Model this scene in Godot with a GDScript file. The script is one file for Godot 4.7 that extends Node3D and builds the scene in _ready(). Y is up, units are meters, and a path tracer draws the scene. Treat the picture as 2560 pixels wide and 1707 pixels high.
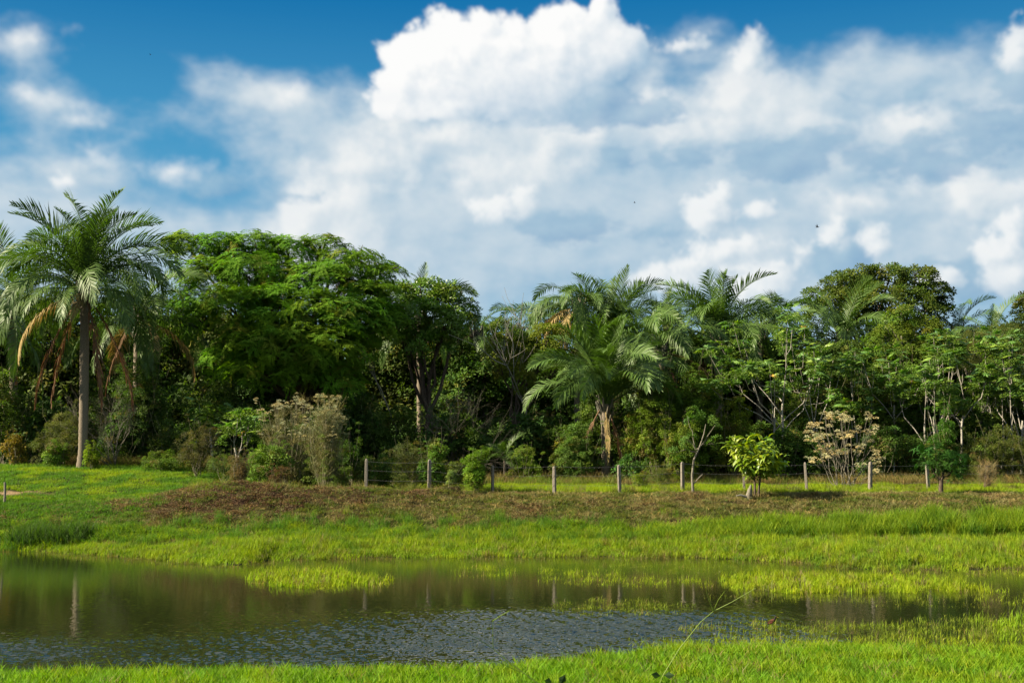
extends Node3D

# photo pixels (2560 x 1707) give directions; distances come from the ground a thing stands on
const FPX := 3000.0
const PITCH := 0.085
const EYE := Vector3(0, 4.0, 0)
const EXPO := 3.55
var rng := RandomNumberGenerator.new()
var nz := FastNoiseLite.new()
var nz2 := FastNoiseLite.new()
var used := {}
var M := {}
var clump := {}
var fronds := []
var far_shore := []
var near_shore := []


func ray(px: float, py: float) -> Vector3:
	var y := (853.5 - py) / FPX
	var c := cos(PITCH)
	var s := sin(PITCH)
	var zz := c - y * s
	return Vector3((px - 1280.0) / FPX / zz, (y * c + s) / zz, -1.0)


func pt(px: float, py: float, d: float) -> Vector3:
	return EYE + ray(px, py) * d


func on_ground(px: float, d: float) -> Vector3:
	var x := ray(px, 1220.0).x * d
	return Vector3(x, hgt(x, d), -d)


func at_water(px: float, py: float) -> Vector2:
	var r := ray(px, py)
	var d := -EYE.y / r.y
	return Vector2(r.x * d, d)


func ss(a: float, b: float, x: float) -> float:
	var t := clampf((x - a) / (b - a), 0.0, 1.0)
	return t * t * (3.0 - 2.0 * t)


func rr(a: float, b: float) -> float:
	return rng.randf_range(a, b)


func rdir() -> Vector3:
	var z := rr(-1, 1)
	var a := rr(0, TAU)
	var r := sqrt(1.0 - z * z)
	return Vector3(r * cos(a), z, r * sin(a))


func table(t: Array, x: float) -> float:
	if x <= t[0].x:
		return t[0].y
	for i in range(1, t.size()):
		if x <= t[i].x:
			return lerpf(t[i - 1].y, t[i].y, (x - t[i - 1].x) / (t[i].x - t[i - 1].x))
	return t[-1].y


# ---------------------------------------------------------------- mesh collector
class MB:
	var v := PackedVector3Array()
	var n := PackedVector3Array()
	var c := PackedColorArray()
	var ix := PackedInt32Array()

	func tri(a: Vector3, b: Vector3, d: Vector3, col: Color) -> void:
		var m := (d - a).cross(b - a).normalized()
		var k := v.size()
		v.append(a); v.append(b); v.append(d)
		n.append(m); n.append(m); n.append(m)
		c.append(col); c.append(col); c.append(col)
		ix.append(k); ix.append(k + 1); ix.append(k + 2)

	func quad(a: Vector3, b: Vector3, d: Vector3, e: Vector3, col: Color) -> void:
		tri(a, b, d, col)
		tri(a, d, e, col)

	# folded leaf of two facets
	func leaf(p: Vector3, dir: Vector3, side: Vector3, length: float, wide: float, fold: float, col: Color) -> void:
		var nn := dir.cross(side).normalized()
		var mid := p + dir * length * 0.45
		var tip := p + dir * length - nn * length * 0.12
		tri(p, mid + side * wide * 0.5 + nn * fold * wide, tip, col)
		tri(p, tip, mid - side * wide * 0.5 + nn * fold * wide, col)

	# bent blade: two facets below, one tip
	func blade(p: Vector3, dir: Vector3, bend: Vector3, side: Vector3, length: float, wide: float, col: Color) -> void:
		var m := p + dir * length * 0.55
		var t := m + (dir + bend).normalized() * length * 0.45
		var w := side * wide * 0.5
		tri(p - w, m - w * 0.85, m + w * 0.85, col)
		tri(p - w, m + w * 0.85, p + w, col)
		tri(m - w * 0.85, t, m + w * 0.85, col)

	func tube(pts: Array, rad: Array, sides: int, col: Color, cap := false) -> void:
		var k := v.size()
		var cnt := pts.size()
		for i in cnt:
			var t: Vector3 = (pts[mini(i + 1, cnt - 1)] - pts[maxi(i - 1, 0)]).normalized()
			var u := t.cross(Vector3(0.123, 0.03, 0.99)).normalized()
			var w := t.cross(u)
			for s in sides:
				var a := TAU * s / sides
				var o := u * cos(a) + w * sin(a)
				v.append(pts[i] + o * rad[i])
				n.append(o)
				c.append(col)
		for i in cnt - 1:
			for s in sides:
				var a := k + i * sides + s
				var b := k + i * sides + (s + 1) % sides
				ix.append(a); ix.append(a + sides); ix.append(b)
				ix.append(b); ix.append(a + sides); ix.append(b + sides)
		if cap:
			var e := k + (cnt - 1) * sides
			for s in range(1, sides - 1):
				tri(v[e], v[e + s + 1], v[e + s], col)

	func mesh() -> ArrayMesh:
		var arr := []
		arr.resize(Mesh.ARRAY_MAX)
		arr[Mesh.ARRAY_VERTEX] = v
		arr[Mesh.ARRAY_NORMAL] = n
		arr[Mesh.ARRAY_COLOR] = c
		arr[Mesh.ARRAY_INDEX] = ix
		var m := ArrayMesh.new()
		m.add_surface_from_arrays(Mesh.PRIMITIVE_TRIANGLES, arr)
		return m


# many copies of one small mesh (grass, leaf sprays)
class Many:
	var buf := PackedFloat32Array()
	var count := 0

	func add(b: Basis, o: Vector3, c: Color) -> void:
		buf.append_array(PackedFloat32Array([b.x.x, b.y.x, b.z.x, o.x, b.x.y, b.y.y, b.z.y, o.y, b.x.z, b.y.z, b.z.z, o.z, c.r, c.g, c.b, 1.0]))
		count += 1

	func node(called: String, mesh: Mesh, mat: Material) -> MultiMeshInstance3D:
		var mm := MultiMesh.new()
		mm.transform_format = MultiMesh.TRANSFORM_3D
		mm.use_colors = true
		mm.mesh = mesh
		mm.instance_count = count
		mm.buffer = buf
		var o := MultiMeshInstance3D.new()
		o.name = called
		o.multimesh = mm
		o.material_override = mat
		return o


# ---------------------------------------------------------------- things, parts, labels
func numbered(called: String) -> String:
	used[called] = used.get(called, -1) + 1
	return called if used[called] == 0 else "%s_%03d" % [called, used[called]]


func tag(o: Node3D, label: String, category: String, group := "", kind := "") -> void:
	o.set_meta("label", label)
	if category:
		o.set_meta("category", category)
	if group:
		o.set_meta("group", group)
	if kind:
		o.set_meta("kind", kind)


func thing(called: String, label: String, category: String, at: Vector3, group := "") -> Node3D:
	var o := Node3D.new()
	o.name = numbered(called)
	o.position = at
	tag(o, label, category, group)
	add_child(o)
	return o


func part(called: String, mesh: Mesh, mat: Material, parent: Node3D, at := Transform3D()) -> MeshInstance3D:
	var o := MeshInstance3D.new()
	o.name = called
	o.mesh = mesh
	o.material_override = mat
	o.transform = at
	parent.add_child(o, true)
	return o


func stuff_part(many: Many, called: String, mesh: Mesh, mat: Material, parent: Node3D) -> void:
	if many.count == 0:
		return
	var o := many.node(called, mesh, mat)
	o.set_meta("kind", "stuff")
	parent.add_child(o, true)


func ground_cover(many: Many, called: String, label: String, category: String, mesh: Mesh, mat: Material) -> void:
	var o := many.node(numbered(called), mesh, mat)
	tag(o, label, category, "", "stuff")
	add_child(o)


# ---------------------------------------------------------------- materials
func mat(albedo: Color, rough: float, spec := 0.5, back := Color.BLACK, vertex := true) -> StandardMaterial3D:
	var m := StandardMaterial3D.new()
	m.albedo_color = albedo.linear_to_srgb()
	m.roughness = rough
	m.metallic_specular = spec
	m.vertex_color_use_as_albedo = vertex
	m.cull_mode = BaseMaterial3D.CULL_DISABLED
	if back != Color.BLACK:
		m.backlight_enabled = true
		m.backlight = back.linear_to_srgb()
	return m


func noise_tex(freq: float, octaves: int, seed_: int, dark: Color, light: Color, size := 512, kind := FastNoiseLite.TYPE_SIMPLEX_SMOOTH) -> NoiseTexture2D:
	var f := FastNoiseLite.new()
	f.noise_type = kind
	f.frequency = freq
	f.fractal_octaves = octaves
	f.seed = seed_
	var g := Gradient.new()
	g.set_color(0, dark)
	g.set_color(1, light)
	var t := NoiseTexture2D.new()
	t.width = size
	t.height = size
	t.seamless = true
	t.noise = f
	t.color_ramp = g
	return t


func textured(m: StandardMaterial3D, t: Texture2D, scale: float, relief := 0.0) -> StandardMaterial3D:
	m.albedo_texture = t
	m.uv1_triplanar = true
	m.uv1_world_triplanar = true
	m.uv1_scale = Vector3.ONE * scale
	if relief > 0.0:
		m.heightmap_enabled = true
		m.heightmap_texture = t
		m.heightmap_scale = relief
	return m


func make_materials() -> void:
	M.leaf = mat(Color.WHITE, 0.65, 0.28, Color(0.75, 0.85, 0.22))
	M.leaf_soft = mat(Color.WHITE, 0.75, 0.22, Color(0.8, 0.9, 0.25))
	M.gloss = mat(Color.WHITE, 0.42, 0.4, Color(0.55, 0.65, 0.15))
	M.grass = mat(Color.WHITE, 0.65, 0.28, Color(0.85, 0.95, 0.25))
	M.dry = mat(Color.WHITE, 0.9, 0.2, Color(0.4, 0.35, 0.2))
	M.palm = mat(Color(0.066, 0.118, 0.022), 0.5, 0.36, Color(0.46, 0.55, 0.13))
	M.palm_dead = mat(Color(0.135, 0.080, 0.048), 0.85, 0.2, Color(0.3, 0.22, 0.12))
	M.palm_tan = mat(Color(0.27, 0.20, 0.085), 0.8, 0.25, Color(0.35, 0.3, 0.15))
	var streak := noise_tex(0.02, 4, 3, Color(0.55, 0.52, 0.5), Color(1, 1, 1))
	M.bark = textured(mat(Color(0.13, 0.10, 0.075), 0.9, 0.25), streak, 1.4, 2.0)
	M.bark_grey = textured(mat(Color(0.235, 0.22, 0.175), 0.85, 0.3), streak, 1.8, 1.0)
	M.bark_white = textured(mat(Color(0.42, 0.40, 0.35), 0.75, 0.35), streak, 2.2, 0.6)
	M.palm_trunk = textured(mat(Color(0.25, 0.215, 0.165), 0.9, 0.25), streak, 2.0, 1.5)
	M.concrete = textured(mat(Color(0.27, 0.245, 0.21), 0.92, 0.3), streak, 3.0, 0.8)
	M.wire = mat(Color(0.16, 0.155, 0.15), 0.5, 0.5, Color.BLACK, false)
	M.wire.metallic = 0.7
	M.twig = mat(Color(0.165, 0.15, 0.10), 0.9, 0.2)
	M.soil = textured(mat(Color.WHITE, 0.95, 0.2), noise_tex(0.03, 5, 11, Color(0.42, 0.40, 0.38), Color(1, 1, 1), 1024), 0.45, 6.0)
	M.water = mat(Color(0.011, 0.014, 0.004), 0.03, 0.5, Color.BLACK, false)
	var wn := noise_tex(0.012, 4, 31, Color.BLACK, Color.WHITE, 1024)
	M.water.heightmap_enabled = true
	M.water.heightmap_texture = wn
	M.water.heightmap_scale = 0.12
	M.water.uv1_triplanar = true
	M.water.uv1_world_triplanar = true
	M.water.uv1_scale = Vector3(0.22, 0.22, 0.5)
	M.feather = mat(Color.WHITE, 0.7, 0.3)


# ---------------------------------------------------------------- the lie of the land
func make_shores() -> void:
	for p in [[-700, 1368], [0, 1373], [130, 1378], [260, 1387], [420, 1400], [520, 1411], [600, 1414], [655, 1402], [780, 1398], [925, 1394], [1280, 1392], [1552, 1391], [1700, 1393], [1824, 1398], [1933, 1402], [2040, 1411], [2124, 1421], [2205, 1428], [2400, 1426], [2560, 1420], [3200, 1415]]:
		far_shore.append(at_water(p[0], p[1]))
	for p in [[-800, 20.7], [0, 20.7], [1000, 20.9], [1280, 21.3], [1450, 21.9], [1600, 22.8], [1800, 23.2], [2000, 23.3], [2560, 22.9], [3200, 22.9]]:
		near_shore.append(Vector2((p[0] - 1280.0) / FPX * p[1], p[1]))


func hgt(x: float, d: float) -> float:
	var df := table(far_shore, x) + 0.35 * nz2.get_noise_2d(x * 9.0, 3.0)
	var dn := table(near_shore, x) + 0.25 * nz2.get_noise_2d(x * 11.0, 40.0)
	var h := 0.0
	if d < dn:
		var s := dn - d
		h = 0.12 * ss(0.0, 1.2, s) + 0.9 * ss(4.0, 13.0, s) + 1.4 * ss(9.0, 19.0, s)
	elif d < df:
		h = -0.7 * ss(0.0, 2.2, minf(d - dn, df - d)) * ss(36.0, 30.0, absf(x)) + 0.4 * ss(30.0, 36.0, absf(x))
	else:
		var left := ss(-8.0, -19.0, x)
		var top := lerpf(1.85, 1.52, left)
		var b0 := 46.1 + 0.5 * nz2.get_noise_2d(x * 6.0, 90.0)
		h = 0.32 * ss(0.0, 3.0, d - df) + (top - 0.32) * pow(ss(b0 - 0.6, 51.4, d), 0.8)
		h += left * 1.22 * ss(50.5, 60.0, d)
		h += 0.62 * exp(-pow((x + 12.0) / 2.8, 2.0) - pow((d - 50.4) / 1.5, 2.0))
		h += 0.30 * exp(-pow((x + 6.2) / 3.4, 2.0) - pow((d - 50.6) / 1.1, 2.0))
		h += 0.35 * exp(-pow((x + 2.75) / 0.55, 2.0) - pow((d - 50.7) / 0.5, 2.0))
		h += 0.5 * ss(66.0, 110.0, d)
		h += 0.10 * nz2.get_noise_2d(x * 14.0, d * 14.0) * ss(0.5, 4.0, d - df) + 0.13 * nz2.get_noise_2d(x * 40.0, d * 40.0) * ss(2.5, 4.0, d - df) * ss(53.0, 51.0, d)
	return h


func land_color(x: float, d: float) -> Color:
	var a := nz.get_noise_2d(x * 8.0, d * 8.0)
	var b := nz.get_noise_2d(x * 40.0 + 300.0, d * 40.0)
	var olive := Color(0.050, 0.058, 0.014)
	var straw := Color(0.118, 0.108, 0.040)
	var dirt := Color(0.085, 0.050, 0.028)
	var c := olive
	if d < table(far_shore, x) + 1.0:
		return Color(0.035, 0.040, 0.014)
	if d < 45.9:
		return Color(0.05, 0.075, 0.012)
	if d < 52.2:
		c = olive.lerp(straw, clampf(0.5 + a * 1.1 + b * 0.8, 0.0, 1.0))
		var m := exp(-pow((x + 11.2) / 4.8, 2.0) - pow((d - 49.6) / 1.5, 2.0)) + 0.55 * exp(-pow((x + 4.5) / 3.0, 2.0) - pow((d - 50.4) / 0.7, 2.0))
		c = c.lerp(dirt, clampf(m * 1.5 + b * 1.2 - 0.35, 0.0, 1.0))
		c = c.lerp(olive, 0.7 * ss(-15.0, -19.0, x + a * 3.0))
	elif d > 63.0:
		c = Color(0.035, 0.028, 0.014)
	var path := exp(-pow((x + 24.5) / 4.6, 2.0) - pow((d - 53.6 - b * 0.4) / 0.55, 2.0))
	c = c.lerp(Color(0.42, 0.30, 0.17), clampf(path * 2.2 - 0.7 + b * 0.6, 0.0, 1.0))
	return c


func spaced(lo: float, a: float, b: float, hi: float, step: float) -> PackedFloat32Array:
	var out := PackedFloat32Array()
	var left := []
	var s := step
	var x := a
	while x > lo:
		s *= 1.2
		x -= s
		left.push_front(maxf(x, lo))
	out.append_array(PackedFloat32Array(left))
	x = a
	while x < b:
		out.append(x)
		x += step
	s = step
	while x < hi:
		out.append(x)
		s *= 1.35
		x += s
	out.append(hi)
	return out


func grid(xs: PackedFloat32Array, ds: PackedFloat32Array, v: PackedVector3Array, n: PackedVector3Array, c: PackedColorArray) -> ArrayMesh:
	var ix := PackedInt32Array()
	var w := xs.size()
	ix.resize((w - 1) * (ds.size() - 1) * 6)
	var k := 0
	for j in ds.size() - 1:
		for i in w - 1:
			var a := j * w + i
			ix[k] = a; ix[k + 1] = a + w; ix[k + 2] = a + 1
			ix[k + 3] = a + 1; ix[k + 4] = a + w; ix[k + 5] = a + w + 1
			k += 6
	var arr := []
	arr.resize(Mesh.ARRAY_MAX)
	arr[Mesh.ARRAY_VERTEX] = v
	arr[Mesh.ARRAY_NORMAL] = n
	if c.size():
		arr[Mesh.ARRAY_COLOR] = c
	arr[Mesh.ARRAY_INDEX] = ix
	var m := ArrayMesh.new()
	m.add_surface_from_arrays(Mesh.PRIMITIVE_TRIANGLES, arr)
	return m


func make_land() -> void:
	var xs := spaced(-1600.0, -30.0, 30.0, 1600.0, 0.3)
	var ds := spaced(-400.0, 15.0, 66.0, 2500.0, 0.25)
	var w := xs.size()
	var v := PackedVector3Array()
	var c := PackedColorArray()
	for d in ds:
		for x in xs:
			v.append(Vector3(x, hgt(x, d), -d))
			c.append(land_color(x, d))
	var n := PackedVector3Array()
	n.resize(v.size())
	for j in ds.size():
		for i in w:
			var a := v[j * w + maxi(i - 1, 0)]
			var b := v[j * w + mini(i + 1, w - 1)]
			var e := v[maxi(j - 1, 0) * w + i]
			var f := v[mini(j + 1, ds.size() - 1) * w + i]
			n[j * w + i] = (b - a).cross(f - e).normalized()
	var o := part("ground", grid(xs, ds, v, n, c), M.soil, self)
	tag(o, "earth banks and meadow around the pond", "", "", "structure")


func ripple(x: float, d: float) -> float:
	# how ruffled the water is: gusts, calm lee by the far bank
	var g := nz.get_noise_2d(x * 3.5, d * 7.0 + 70.0)
	var a := exp(-pow((x - 0.8) / 5.6, 2.0) - pow((d - 26.2) / 3.9, 4.0)) * ss(31.5, 27.0, d - 0.2 * x)
	a *= ss(8.4, 4.6, x - (27.0 - d) * 0.2)
	var b := 0.6 * ss(27.0, 23.6, d) * ss(8.0, 3.5, x)
	return clampf(maxf(a * (0.95 + 0.6 * g), b * (0.8 + 1.1 * g)), 0.0, 1.3) + 0.035


func make_water() -> void:
	var xs := spaced(-38.0, -10.6, 9.2, 38.0, 0.03)
	var ds := spaced(18.0, 20.6, 31.4, 49.0, 0.031)
	var waves := []
	rng.seed = 77
	for k in 9:
		var lam := [0.21, 0.17, 0.145, 0.13, 0.12, 0.11, 0.105, 0.19, 0.155][k] as float
		var a := -1.2 + rr(-0.85, 0.85)
		var q := TAU / lam
		waves.append([q * cos(a), q * sin(a), rr(0, TAU), 0.128 / q * rr(0.7, 1.2)])
	var v := PackedVector3Array()
	var n := PackedVector3Array()
	for d in ds:
		for x in xs:
			var h := 0.0
			var hx := 0.0
			var hd := 0.0
			if x > -11.0 and x < 9.6 and d > 20.0 and d < 31.8:
				var amp := ripple(x, d)
				var wx := x + 0.16 * nz.get_noise_2d(x * 40.0, d * 40.0)
				var wd := d + 0.16 * nz.get_noise_2d(x * 40.0 + 500.0, d * 40.0)
				for q in waves:
					var ph: float = q[0] * wx + q[1] * wd + q[2]
					h += q[3] * sin(ph)
					var cc: float = q[3] * cos(ph)
					hx += cc * q[0]
					hd += cc * q[1]
				h *= amp
				hx *= amp
				hd *= amp
			v.append(Vector3(x, h, -d))
			n.append(Vector3(-hx, 1.0, hd).normalized())
	var o := part("water", grid(xs, ds, v, n, PackedColorArray()), M.water, self)
	tag(o, "dark olive pond water ruffled by the wind", "", "", "structure")


# ---------------------------------------------------------------- sky: air and clouds
class Layer:
	var b := []
	var cells := []
	var f: FastNoiseLite
	var puff: FastNoiseLite
	var amp2 := 0.0
	var amp := 1.0
	var soft := 1.0
	var alpha := 1.0
	var lit := Color.WHITE
	var shade := Color.GRAY
	var step := 0.7
	var gain := 0.5
	var join := 0.4
	var top := 99.0
	var stretch := 1.15
	var bias := 0.55
	var side := 0.0
	var fade := 0.0

	func ready() -> void:
		cells.resize(72)
		for k in 72:
			cells[k] = []
			for q in b:
				var dd := absf(wrapf(q[0] - (k * 5.0 - 177.5), -180.0, 180.0))
				if dd < q[2] * 1.5 + 4.5:
					cells[k].append(q)

	func field(az: float, el: float) -> float:
		var best := -9.0
		for q: PackedFloat32Array in cells[int((az + 180.0) / 5.0) % 72]:
			var dx := wrapf(az - q[0], -180.0, 180.0) / q[2]
			var dy := (el - q[1]) / q[3]
			if dy < 0.0:
				dy *= q[5]
			var f1 := (1.0 - sqrt(dx * dx + dy * dy)) * q[4]
			var h := maxf(join - absf(best - f1), 0.0) / join
			best = maxf(best, f1) + h * h * join * 0.25
		if best < -amp:
			return -9.0
		var r := minf(best, top) + f.get_noise_2d(az, el * stretch) * amp
		if amp2 > 0.0:
			var wx := f.get_noise_2d(az * 2.0 + 90.0, el * 2.0) * 0.5
			r -= (puff.get_noise_2d(az + wx, el - wx) + 0.55) * amp2
		return r


	# where in its billow a point lies: x to the right, y up
	func place(az: float, el: float) -> Vector2:
		var sum := Vector2.ZERO
		var wt := 1e-6
		for q: PackedFloat32Array in cells[int((az + 180.0) / 5.0) % 72]:
			var dx := wrapf(az - q[0], -180.0, 180.0) / q[2]
			var dy := (el - q[1]) / q[3]
			var r := dx * dx + dy * dy
			if r < 6.0:
				var w := exp(-2.5 * r) * q[2]
				sum += Vector2(dx, dy) * w
				wt += w
		return (sum / wt).clamp(Vector2(-1.2, -1.2), Vector2(1.2, 1.2))


var layers := []


func azel(px: float, py: float) -> Vector2:
	var r := ray(px, py)
	return Vector2(rad_to_deg(atan2(r.x, 1.0)), rad_to_deg(atan2(r.y, sqrt(1.0 + r.x * r.x))))


func cloud_layer(blobs: Array, o: Dictionary) -> void:
	var l := Layer.new()
	l.f = FastNoiseLite.new()
	l.f.noise_type = FastNoiseLite.TYPE_SIMPLEX_SMOOTH
	l.f.frequency = o.freq
	l.f.fractal_octaves = o.get("oct", 6)
	l.f.fractal_gain = o.get("rough", 0.5)
	l.f.seed = o.seed
	l.puff = FastNoiseLite.new()
	l.puff.noise_type = FastNoiseLite.TYPE_CELLULAR
	l.puff.cellular_return_type = FastNoiseLite.RETURN_DISTANCE
	l.puff.frequency = o.get("pfreq", 0.9)
	l.puff.fractal_type = FastNoiseLite.FRACTAL_FBM
	l.puff.fractal_octaves = 4
	l.puff.fractal_gain = 0.5
	l.puff.seed = o.seed + 3
	for k in ["amp2", "amp", "soft", "alpha", "lit", "shade", "gain", "join", "top", "stretch", "bias", "step", "side", "fade"]:
		if o.has(k):
			l.set(k, o[k])
	for p in blobs:
		var a := azel(p[0], p[1])
		var rx: float = p[2] * 0.0191 * o.get("grow", 1.0)
		var ry: float = p[3] * 0.0191 * o.get("grow", 1.0)
		l.b.append(PackedFloat32Array([a.x, a.y, rx, ry, minf(rx, ry), p[4] if p.size() > 4 else o.get("base", 1.0)]))
	# the same kind of cloud carries on round the rest of the sky
	var r := RandomNumberGenerator.new()
	r.seed = o.seed * 13 + 5
	for k in o.get("extra", 0):
		var rx: float = r.randf_range(o.sizes[0], o.sizes[1])
		var ry: float = rx * r.randf_range(0.35, 0.6)
		var el := r.randf_range(o.els[0], o.els[1])
		var az := r.randf_range(29.0 + rx, 331.0 - rx)
		if el > 26.0 + ry * 1.4:
			az = r.randf_range(0.0, 360.0)
		l.b.append(PackedFloat32Array([wrapf(az, -180.0, 180.0), el, rx, ry, minf(rx, ry), o.get("base", 1.0)]))
	l.ready()
	layers.append(l)


func s2l(r: float, g: float, b: float) -> Color:
	return Color(r / 255.0, g / 255.0, b / 255.0).srgb_to_linear()


func make_clouds() -> void:
	# thin high veils
	cloud_layer([[1180, 520, 640, 330], [760, 400, 330, 140], [620, 240, 190, 100], [1640, 420, 660, 280], [1950, 290, 450, 190], [2250, 430, 450, 260], [1000, 660, 800, 190], [2100, 660, 800, 220], [720, 300, 260, 110],
		[130, 262, 330, 62], [50, 110, 150, 80], [250, 450, 380, 95], [330, 580, 480, 130], [800, 480, 330, 140], [420, 270, 170, 32], [350, 335, 150, 26], [2480, 300, 240, 230], [1700, 180, 240, 90], [2250, 190, 480, 120], [150, 650, 700, 190], [-300, 500, 500, 150], [900, -700, 700, 330], [2000, -800, 700, 400], [1280, -480, 1500, 240], [1300, -900, 1400, 300], [200, -1100, 600, 350], [1400, -1500, 900, 350]],
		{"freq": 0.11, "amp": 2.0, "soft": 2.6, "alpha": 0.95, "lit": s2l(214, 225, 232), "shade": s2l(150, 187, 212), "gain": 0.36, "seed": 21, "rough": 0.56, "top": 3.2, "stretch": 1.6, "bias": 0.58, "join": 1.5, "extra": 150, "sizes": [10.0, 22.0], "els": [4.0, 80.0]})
	# brighter billows inside them
	cloud_layer([[840, 590, 200, 170], [960, 440, 250, 120], [1080, 345, 330, 70], [1280, 430, 300, 110], [1900, 240, 190, 110], [1740, 330, 280, 60], [2000, 300, 280, 90], [1640, 250, 230, 80], [430, 430, 130, 66], [290, 405, 170, 45], [60, 100, 110, 50], [110, 250, 180, 36], [230, 305, 80, 28], [850, 720, 320, 100], [2150, 500, 200, 80], [2300, 310, 220, 60], [2500, 520, 180, 110], [1450, 340, 260, 60], [700, 250, 150, 50]],
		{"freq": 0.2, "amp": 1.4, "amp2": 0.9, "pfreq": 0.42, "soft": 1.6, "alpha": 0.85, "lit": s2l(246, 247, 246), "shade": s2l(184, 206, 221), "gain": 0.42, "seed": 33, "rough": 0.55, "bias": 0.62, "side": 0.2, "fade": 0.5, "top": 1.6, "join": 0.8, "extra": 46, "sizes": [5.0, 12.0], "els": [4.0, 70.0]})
	# blue-grey scud, far shaded cloud and painted-in shade of the cumulus
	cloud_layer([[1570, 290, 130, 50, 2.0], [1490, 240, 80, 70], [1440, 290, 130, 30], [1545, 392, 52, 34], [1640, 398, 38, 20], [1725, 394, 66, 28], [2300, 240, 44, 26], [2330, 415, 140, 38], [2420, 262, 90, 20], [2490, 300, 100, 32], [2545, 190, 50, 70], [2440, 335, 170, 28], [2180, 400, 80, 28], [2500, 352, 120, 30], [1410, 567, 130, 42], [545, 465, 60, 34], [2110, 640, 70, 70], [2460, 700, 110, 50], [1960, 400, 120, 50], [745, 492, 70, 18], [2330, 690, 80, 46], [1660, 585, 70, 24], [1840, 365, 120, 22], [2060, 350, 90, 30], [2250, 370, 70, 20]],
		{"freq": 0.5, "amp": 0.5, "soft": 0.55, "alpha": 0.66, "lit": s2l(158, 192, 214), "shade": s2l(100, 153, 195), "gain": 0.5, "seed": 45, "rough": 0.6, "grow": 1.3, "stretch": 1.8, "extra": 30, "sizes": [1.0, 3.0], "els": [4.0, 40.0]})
	# the great cumulus
	cloud_layer([[1160, 185, 245, 150, 1.25], [1005, 215, 90, 100, 1.2], [1330, 180, 200, 140], [1450, 130, 130, 120], [1540, 130, 90, 80], [965, 150, 44, 44], [1090, 100, 80, 60], [1215, 70, 85, 60], [1300, 85, 80, 60], [1400, 50, 60, 60], [1500, 25, 44, 60], [1120, 285, 190, 34, 2.2]],
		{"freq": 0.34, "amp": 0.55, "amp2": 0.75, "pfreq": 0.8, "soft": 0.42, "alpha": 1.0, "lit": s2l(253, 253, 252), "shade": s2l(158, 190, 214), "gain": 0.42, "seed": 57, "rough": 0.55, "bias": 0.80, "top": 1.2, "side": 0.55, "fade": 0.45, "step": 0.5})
	# small cumulus, low and bright
	cloud_layer([[1250, 535, 80, 62, 1.5], [1310, 508, 56, 58], [1205, 515, 44, 40], [1775, 545, 84, 84], [1800, 490, 48, 54], [1905, 532, 66, 40], [1850, 625, 130, 52], [1790, 640, 95, 36], [1690, 700, 135, 60], [1640, 680, 55, 36], [1750, 662, 84, 30], [1830, 672, 70, 30], [1905, 720, 115, 80], [1950, 690, 66, 56], [2090, 592, 54, 62], [2195, 618, 48, 66], [2010, 628, 34, 30], [2535, 590, 56, 84], [2500, 640, 74, 66], [2540, 690, 80, 94], [2350, 705, 70, 44], [1720, 292, 64, 18], [1870, 150, 54, 72], [1890, 125, 34, 48], [1700, 115, 84, 34], [2550, 130, 60, 84], [165, 455, 38, 36], [2170, 600, 30, 34]],
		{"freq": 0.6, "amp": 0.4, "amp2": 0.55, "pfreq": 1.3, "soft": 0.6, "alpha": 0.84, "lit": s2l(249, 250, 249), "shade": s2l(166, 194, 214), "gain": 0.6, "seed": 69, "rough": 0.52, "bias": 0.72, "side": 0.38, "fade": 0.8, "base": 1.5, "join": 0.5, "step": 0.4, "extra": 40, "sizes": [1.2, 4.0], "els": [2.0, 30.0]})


func sky_at(az: float, el: float) -> Color:
	var t := clampf(el / 24.0, 0.0, 1.0)
	var c := s2l(164, 199, 220).lerp(s2l(74, 156, 201), ss(0.12, 0.62, t)).lerp(s2l(0, 108, 170), ss(0.5, 0.98, t)).lerp(s2l(12, 96, 160), ss(24.0, 70.0, el))
	for l: Layer in layers:
		var f := l.field(az, el)
		if f <= 0.0:
			continue
		var a := clampf(f / l.soft, 0.0, 1.0)
		a = a * a * (3.0 - 2.0 * a) * l.alpha
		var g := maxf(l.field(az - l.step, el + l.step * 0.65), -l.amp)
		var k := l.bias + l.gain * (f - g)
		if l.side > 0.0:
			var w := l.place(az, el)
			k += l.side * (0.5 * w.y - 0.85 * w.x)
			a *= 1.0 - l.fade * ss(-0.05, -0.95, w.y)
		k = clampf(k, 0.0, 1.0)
		c = c.lerp(l.shade.lerp(l.lit, k), a)  # lit tops and shaded bases of clouds are painted into the sky colour
	return c


func make_sky() -> ImageTexture:
	make_clouds()
	var small := Image.create(768, 384, false, Image.FORMAT_RGB8)
	small.fill(s2l(170, 196, 212).linear_to_srgb())
	for j in 193:
		var el := 90.0 - (j + 0.5) / 384.0 * 180.0
		for i in 768:
			var az := wrapf((i + 0.5) / 768.0 * 360.0, -180.0, 180.0)
			if absf(az) < 25.0 and el > 3.0 and el < 19.0:
				continue
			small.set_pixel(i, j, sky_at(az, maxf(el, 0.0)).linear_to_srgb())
	small.resize(4096, 2048, Image.INTERPOLATE_BILINEAR)
	# the part in view once more at full resolution
	for j in range(750, 1026):
		var el := maxf(90.0 - (j + 0.5) / 2048.0 * 180.0, 0.0)
		for i in range(-310, 310):
			var az := (i + 0.5) / 4096.0 * 360.0
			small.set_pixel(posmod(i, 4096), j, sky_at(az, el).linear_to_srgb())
	return ImageTexture.create_from_image(small)


# ---------------------------------------------------------------- small meshes that are repeated
func tone(v := 0.2) -> Color:
	var k := rr(1.0 - v, 1.0 + v)
	return Color(k * rr(0.9, 1.12), k, k * rr(0.85, 1.1))


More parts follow.
